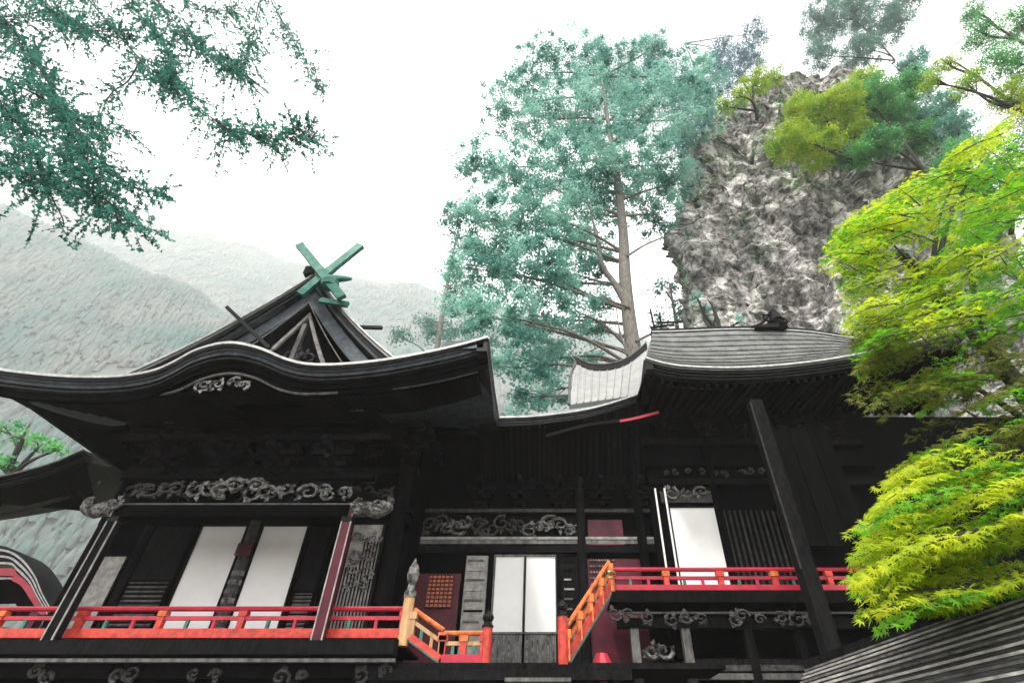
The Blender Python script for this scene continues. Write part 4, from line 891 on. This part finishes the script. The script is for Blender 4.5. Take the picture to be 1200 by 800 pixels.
# main boughs from the trunk
for zf, ends in ((.35, [(1120, 620, 5.6), (1060, 690, 5.4)]), (.5, [(1150, 560, 5.8), (1050, 600, 5.3), (1130, 480, 6)]), (.65, [(1080, 430, 6), (1140, 380, 6.2)]), (.8, [(1060, 330, 6), (1040, 280, 6), (1130, 240, 6.3)]), (.92, [(1150, 190, 6.4), (1120, 210, 6.3)])):
    s = tp[int(zf * (len(tp) - 1))]
    for e in ends:
        q = at(*e); cv = catmull([s, s.lerp(q, .5) + Vector((0, 0, .25)), q], 5); tw.tube(cv, list(np.linspace(.06, .012, len(cv))), 6, False)
tw.build('branches', 'bark_dark', mt, smooth=True)
lme = {}
for k, (P, Fr, Sz, _) in LP.items():
    P = np.array(P); Fr = np.array(Fr); Sz = np.array(Sz); o = np.argsort(P[:, 1])
    near = set(o[:100].tolist()); rest = np.array([i for i in range(len(P)) if i not in near])
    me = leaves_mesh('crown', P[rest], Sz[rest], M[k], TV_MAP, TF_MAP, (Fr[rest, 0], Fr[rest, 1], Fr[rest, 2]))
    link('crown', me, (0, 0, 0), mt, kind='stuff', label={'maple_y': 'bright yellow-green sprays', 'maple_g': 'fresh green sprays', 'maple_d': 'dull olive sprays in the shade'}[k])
    lm_ = npmesh('leaf', TV_MAP, TF_MAP, M[k])
    for i in near:
        ob = link('leaf', lm_, (0, 0, 0), mt)
        mtx = Matrix(((*(Fr[i, 0] * 1),), (*(Fr[i, 1] * 1),), (*(Fr[i, 2] * 1),))).transposed().to_4x4()
        ob.matrix_basis = Matrix.Translation(Vector(P[i])) @ mtx @ Matrix.Scale(float(Sz[i]), 4)
print('maple leaves', sum(len(v[0]) for v in LP.values()))

# ================================================================ FIR BRANCHES, top left
ft = thing('fir_tree', (-8, -2.5, 0), 'dark green conifer with drooping boughs hanging in from the upper left', 'tree')
MB().tube([(-8, -2.5, 0), (-7.9, -2.4, 8), (-7.8, -2.5, 16), (-7.9, -2.5, 24)], [.45, .36, .25, .1], 12).build('trunk', 'bark_dark', ft, smooth=True)
FB = [ # main boughs: pixel polylines, Y, needle density, foliage width px
 ([(-60, -40), (20, 40), (55, 95), (90, 165), (128, 240)], 7.5, 1.0, 50), ([(-60, 60), (-10, 110), (30, 160), (60, 225)], 7.2, 1.5, 60),
 ([(60, -60), (100, -5), (165, 70), (205, 100), (262, 148), (320, 160), (368, 160)], 7.8, .62, 40), ([(100, -60), (150, 0), (195, 60), (200, 100)], 7.6, .8, 34),
 ([(330, -60), (305, 0), (295, 50), (280, 82)], 8.2, .5, 42), ([(150, -40), (200, 20), (240, 60), (290, 90)], 8.0, .8, 44),
 ([(290, -50), (320, 5), (345, 50), (378, 105)], 8.3, .3, 28), ([(320, 40), (350, 56), (384, 60)], 8.3, .32, 16), ([(-60, 10), (0, 20), (60, 15), (110, 40)], 7.3, 1.2, 55),
 ([(-50, 150), (0, 190), (40, 205), (75, 200)], 7.0, 1.5, 45), ([(80, 140), (120, 190), (160, 220), (192, 222)], 7.5, .8, 28), ([(70, 180), (100, 225), (140, 255), (180, 270)], 7.5, 1.0, 30),
 ([(165, 70), (150, 95), (130, 110), (118, 140), (130, 170)], 7.7, .55, 30), ([(262, 148), (262, 170), (254, 192)], 7.8, .4, 18), ([(262, 148), (285, 165), (300, 150)], 7.8, .7, 24),
 ([(-40, -30), (30, -10), (90, 30), (150, 40)], 7.9, .9, 50), ([(180, -40), (230, 10), (280, 10)], 8.2, .6, 44), ([(0, 90), (60, 120), (110, 150), (150, 150)], 7.6, .6, 40), ([(60, 230), (75, 262), (62, 268)], 7.3, .3, 12)]
rf = random.Random(21); fb = MB(); NP, ND = [], []
for pts, Y, dn, wd in FB:
    cv = catmull([at(a, c, Y + .25 * math.sin(i)) for i, (a, c) in enumerate(pts)], 7)
    L = sum((q - p).length for p, q in zip(cv, cv[1:])); fb.tube(cv, list(np.linspace(.035 if L > 3 else .02, .006, len(cv))), 5, False)
    W = (at(wd, 100, Y) - at(0, 100, Y)).length
    for i in range(int(L / .055 * (.55 + .45 * dn))):
        u = (rf.random() * .97 + .03) * (len(cv) - 1); k = min(int(u), len(cv) - 2); p = cv[k].lerp(cv[k + 1], u - k); tdir = (cv[k + 1] - cv[k]).normalized()
        o = Vector((rf.gauss(0, 1), rf.gauss(0, 1), rf.gauss(0, .8) - .15)).normalized(); o = (o + tdir * rf.uniform(.2, 1)).normalized()
        l2 = W * rf.uniform(.25, 1.0); e = p + o * l2 + Vector((0, 0, -.12 * l2)); fb.tube([p, p.lerp(e, .5) + Vector((0, 0, .03)), e], [.007, .005, .002], 3, False)
        for q in range(max(2, int(l2 / .055 * min(1.1, dn + .25)))):
            v = rf.uniform(.2, 1.02); s = p.lerp(e, v); 
            for _ in range(3):
                NP.append(s); dd = (o * .5 + Vector((rf.gauss(0, .8), rf.gauss(0, .8), rf.gauss(0, .8)))).normalized(); ND.append(dd)
for i, (pts, Y, dn, wd) in enumerate(FB):
    e = at(*pts[0], Y)
    if pts[0][0] < 0 or pts[0][1] < 0:
        s = Vector((-7.9, -2.4, min(22, e.z + 1))); fb.tube(catmull([s, s.lerp(e, .5) + Vector((0, 0, .6)), e], 4), list(np.linspace(.07, .035, 9)), 6, False)
fb.build('branches', 'bark_dark', ft)
P = np.array([tuple(v) for v in NP]); Dv = np.array([tuple(v) for v in ND]); x, y, z = rand_rot(len(P)); xx = np.cross(Dv, z); xx /= np.linalg.norm(xx, axis=1)[:, None]
TVN = np.array([(-.12, 0, 0), (.12, 0, 0), (.24, .6, .03), (0, 1, 0), (-.24, .6, .03)]); TFN = np.array([(0, 1, 2), (0, 2, 4), (4, 2, 3)])
me = leaves_mesh('needles', P, RNG.uniform(.05, .1, len(P)), M['leaf_fir'], TVN, TFN, (xx, Dv, np.cross(xx, Dv)))
link('needles', me, (0, 0, 0), ft, kind='stuff'); print('fir needles', len(P))
# green bank seen between the roofs at far left
shrub('green_tree', 'green leafy tree between the two roofs at the left edge', [(5, 500, 14), (25, 510, 16), (50, 520, 14), (72, 525, 9), (5, 540, 14), (-20, 520, 20)], 24, 'leaf_green', 4, 60, .5, .18)

# ================================================================ MISTY HILLS and far forest
def ridge_z(x, pts): return np.interp(x, [p[0] for p in pts], [p[1] for p in pts])
def hill(name, Y, sky_pts, depth, amp, seed, trees, h):
    P = sorted([(at(px, py, Y).x, at(px, py, Y).z) for px, py in sky_pts]); x0, x1 = P[0][0], P[-1][0]
    nx, ny = 110, 26; vs = []
    for j in range(ny + 1):
        v = j / ny
        for i in range(nx + 1):
            x = x0 + (x1 - x0) * i / nx; zt_ = float(ridge_z(x, P)); prof = math.sin(min(1, v / .8) * math.pi / 2) ** 1.15 if v < .8 else 1 - (v - .8) * 2
            q = Vector((x / Y * 9, v * 4, seed)); vs.append((x, Y - depth * (1 - v) + 0, zt_ * prof + amp * mn.fractal(q, 1, 2, 4) * min(1, v * 3) * (1 if v < .7 else .45) - (3 if v == 0 else 0)))
    fs = [(j * (nx + 1) + i, j * (nx + 1) + i + 1, (j + 1) * (nx + 1) + i + 1, (j + 1) * (nx + 1) + i) for j in range(ny) for i in range(nx)]
    me = bpy.data.meshes.new(name); me.from_pydata(vs, [], fs); me.materials.append(M['hill']); me.polygons.foreach_set('use_smooth', [True] * len(fs)); tag(link(name, me, (0, 0, 0)), kind='structure')
    V = np.array(vs); rr = np.random.default_rng(seed); I = rr.integers(0, len(fs), trees); A = V[np.array(fs)[I]]
    uv = rr.random((trees, 2, 1)); B = (A[:, 0] * (1 - uv[:, 0]) + A[:, 1] * uv[:, 0]) * (1 - uv[:, 1]) + (A[:, 3] * (1 - uv[:, 0]) + A[:, 2] * uv[:, 0]) * uv[:, 1]
    keep = np.array([mn.noise(Vector((b[0] / Y * 7, b[2] / Y * 9, seed))) > -.45 for b in B]); B = B[keep]
    # conifer: three stacked ragged cones
    tv = []; tf = []
    tv = [(.27 * math.cos(a), .27 * math.sin(a), 0) for a in np.arange(6) * math.pi / 3] + [(.2 * math.cos(a + .5), .2 * math.sin(a + .5), .42) for a in np.arange(6) * math.pi / 3] + [(0, 0, 1)]
    for i in range(6): tf += [(i, (i + 1) % 6, (i + 1) % 6 + 6), (i, (i + 1) % 6 + 6, i + 6), (6 + i, 6 + (i + 1) % 6, 12)]
    an = rr.random(len(B)) * 6.28; fr = (np.stack([np.cos(an), np.sin(an), an * 0], 1), np.stack([-np.sin(an), np.cos(an), an * 0], 1), np.tile([0., 0, 1], (len(B), 1)))
    me = leaves_mesh('far_forest', B, h * rr.uniform(.35, 1.3, len(B)) ** 1.3, M['far_wood'], np.array(tv), np.array(tf), fr); tag(link('far_forest', me, (0, 0, 0)), kind='stuff')
hill('misty_mountain', 900, [(-260, 150), (-120, 190), (0, 228), (90, 250), (180, 290), (260, 320), (330, 345), (420, 372), (520, 392), (620, 420), (760, 460)], 500, 22, 3, 60000, 12)
hill('hills', 430, [(-260, 200), (-100, 235), (0, 262), (60, 300), (120, 325), (180, 360), (240, 385), (320, 430), (450, 480), (600, 530)], 260, 12, 8, 60000, 8.5)

# ================================================================ HAZE
zmax = 1500
hz = MB().bb(-3800, 3800, -600, 1200, -2, 1500).build('haze', M['black']); hz.data.materials.clear()
hm = bpy.data.materials.new('haze_air'); hm.use_nodes = True; t = hm.node_tree; t.nodes.clear(); o = N(t, 'ShaderNodeOutputMaterial'); v = N(t, 'ShaderNodeVolumePrincipled')
v.inputs['Color'].default_value = (.98, .985, .99, 1); v.inputs['Density'].default_value = .0006; v.inputs['Anisotropy'].default_value = .1
t.links.new(v.outputs[0], o.inputs['Volume']); hz.data.materials.append(hm); tag(hz, kind='stuff')
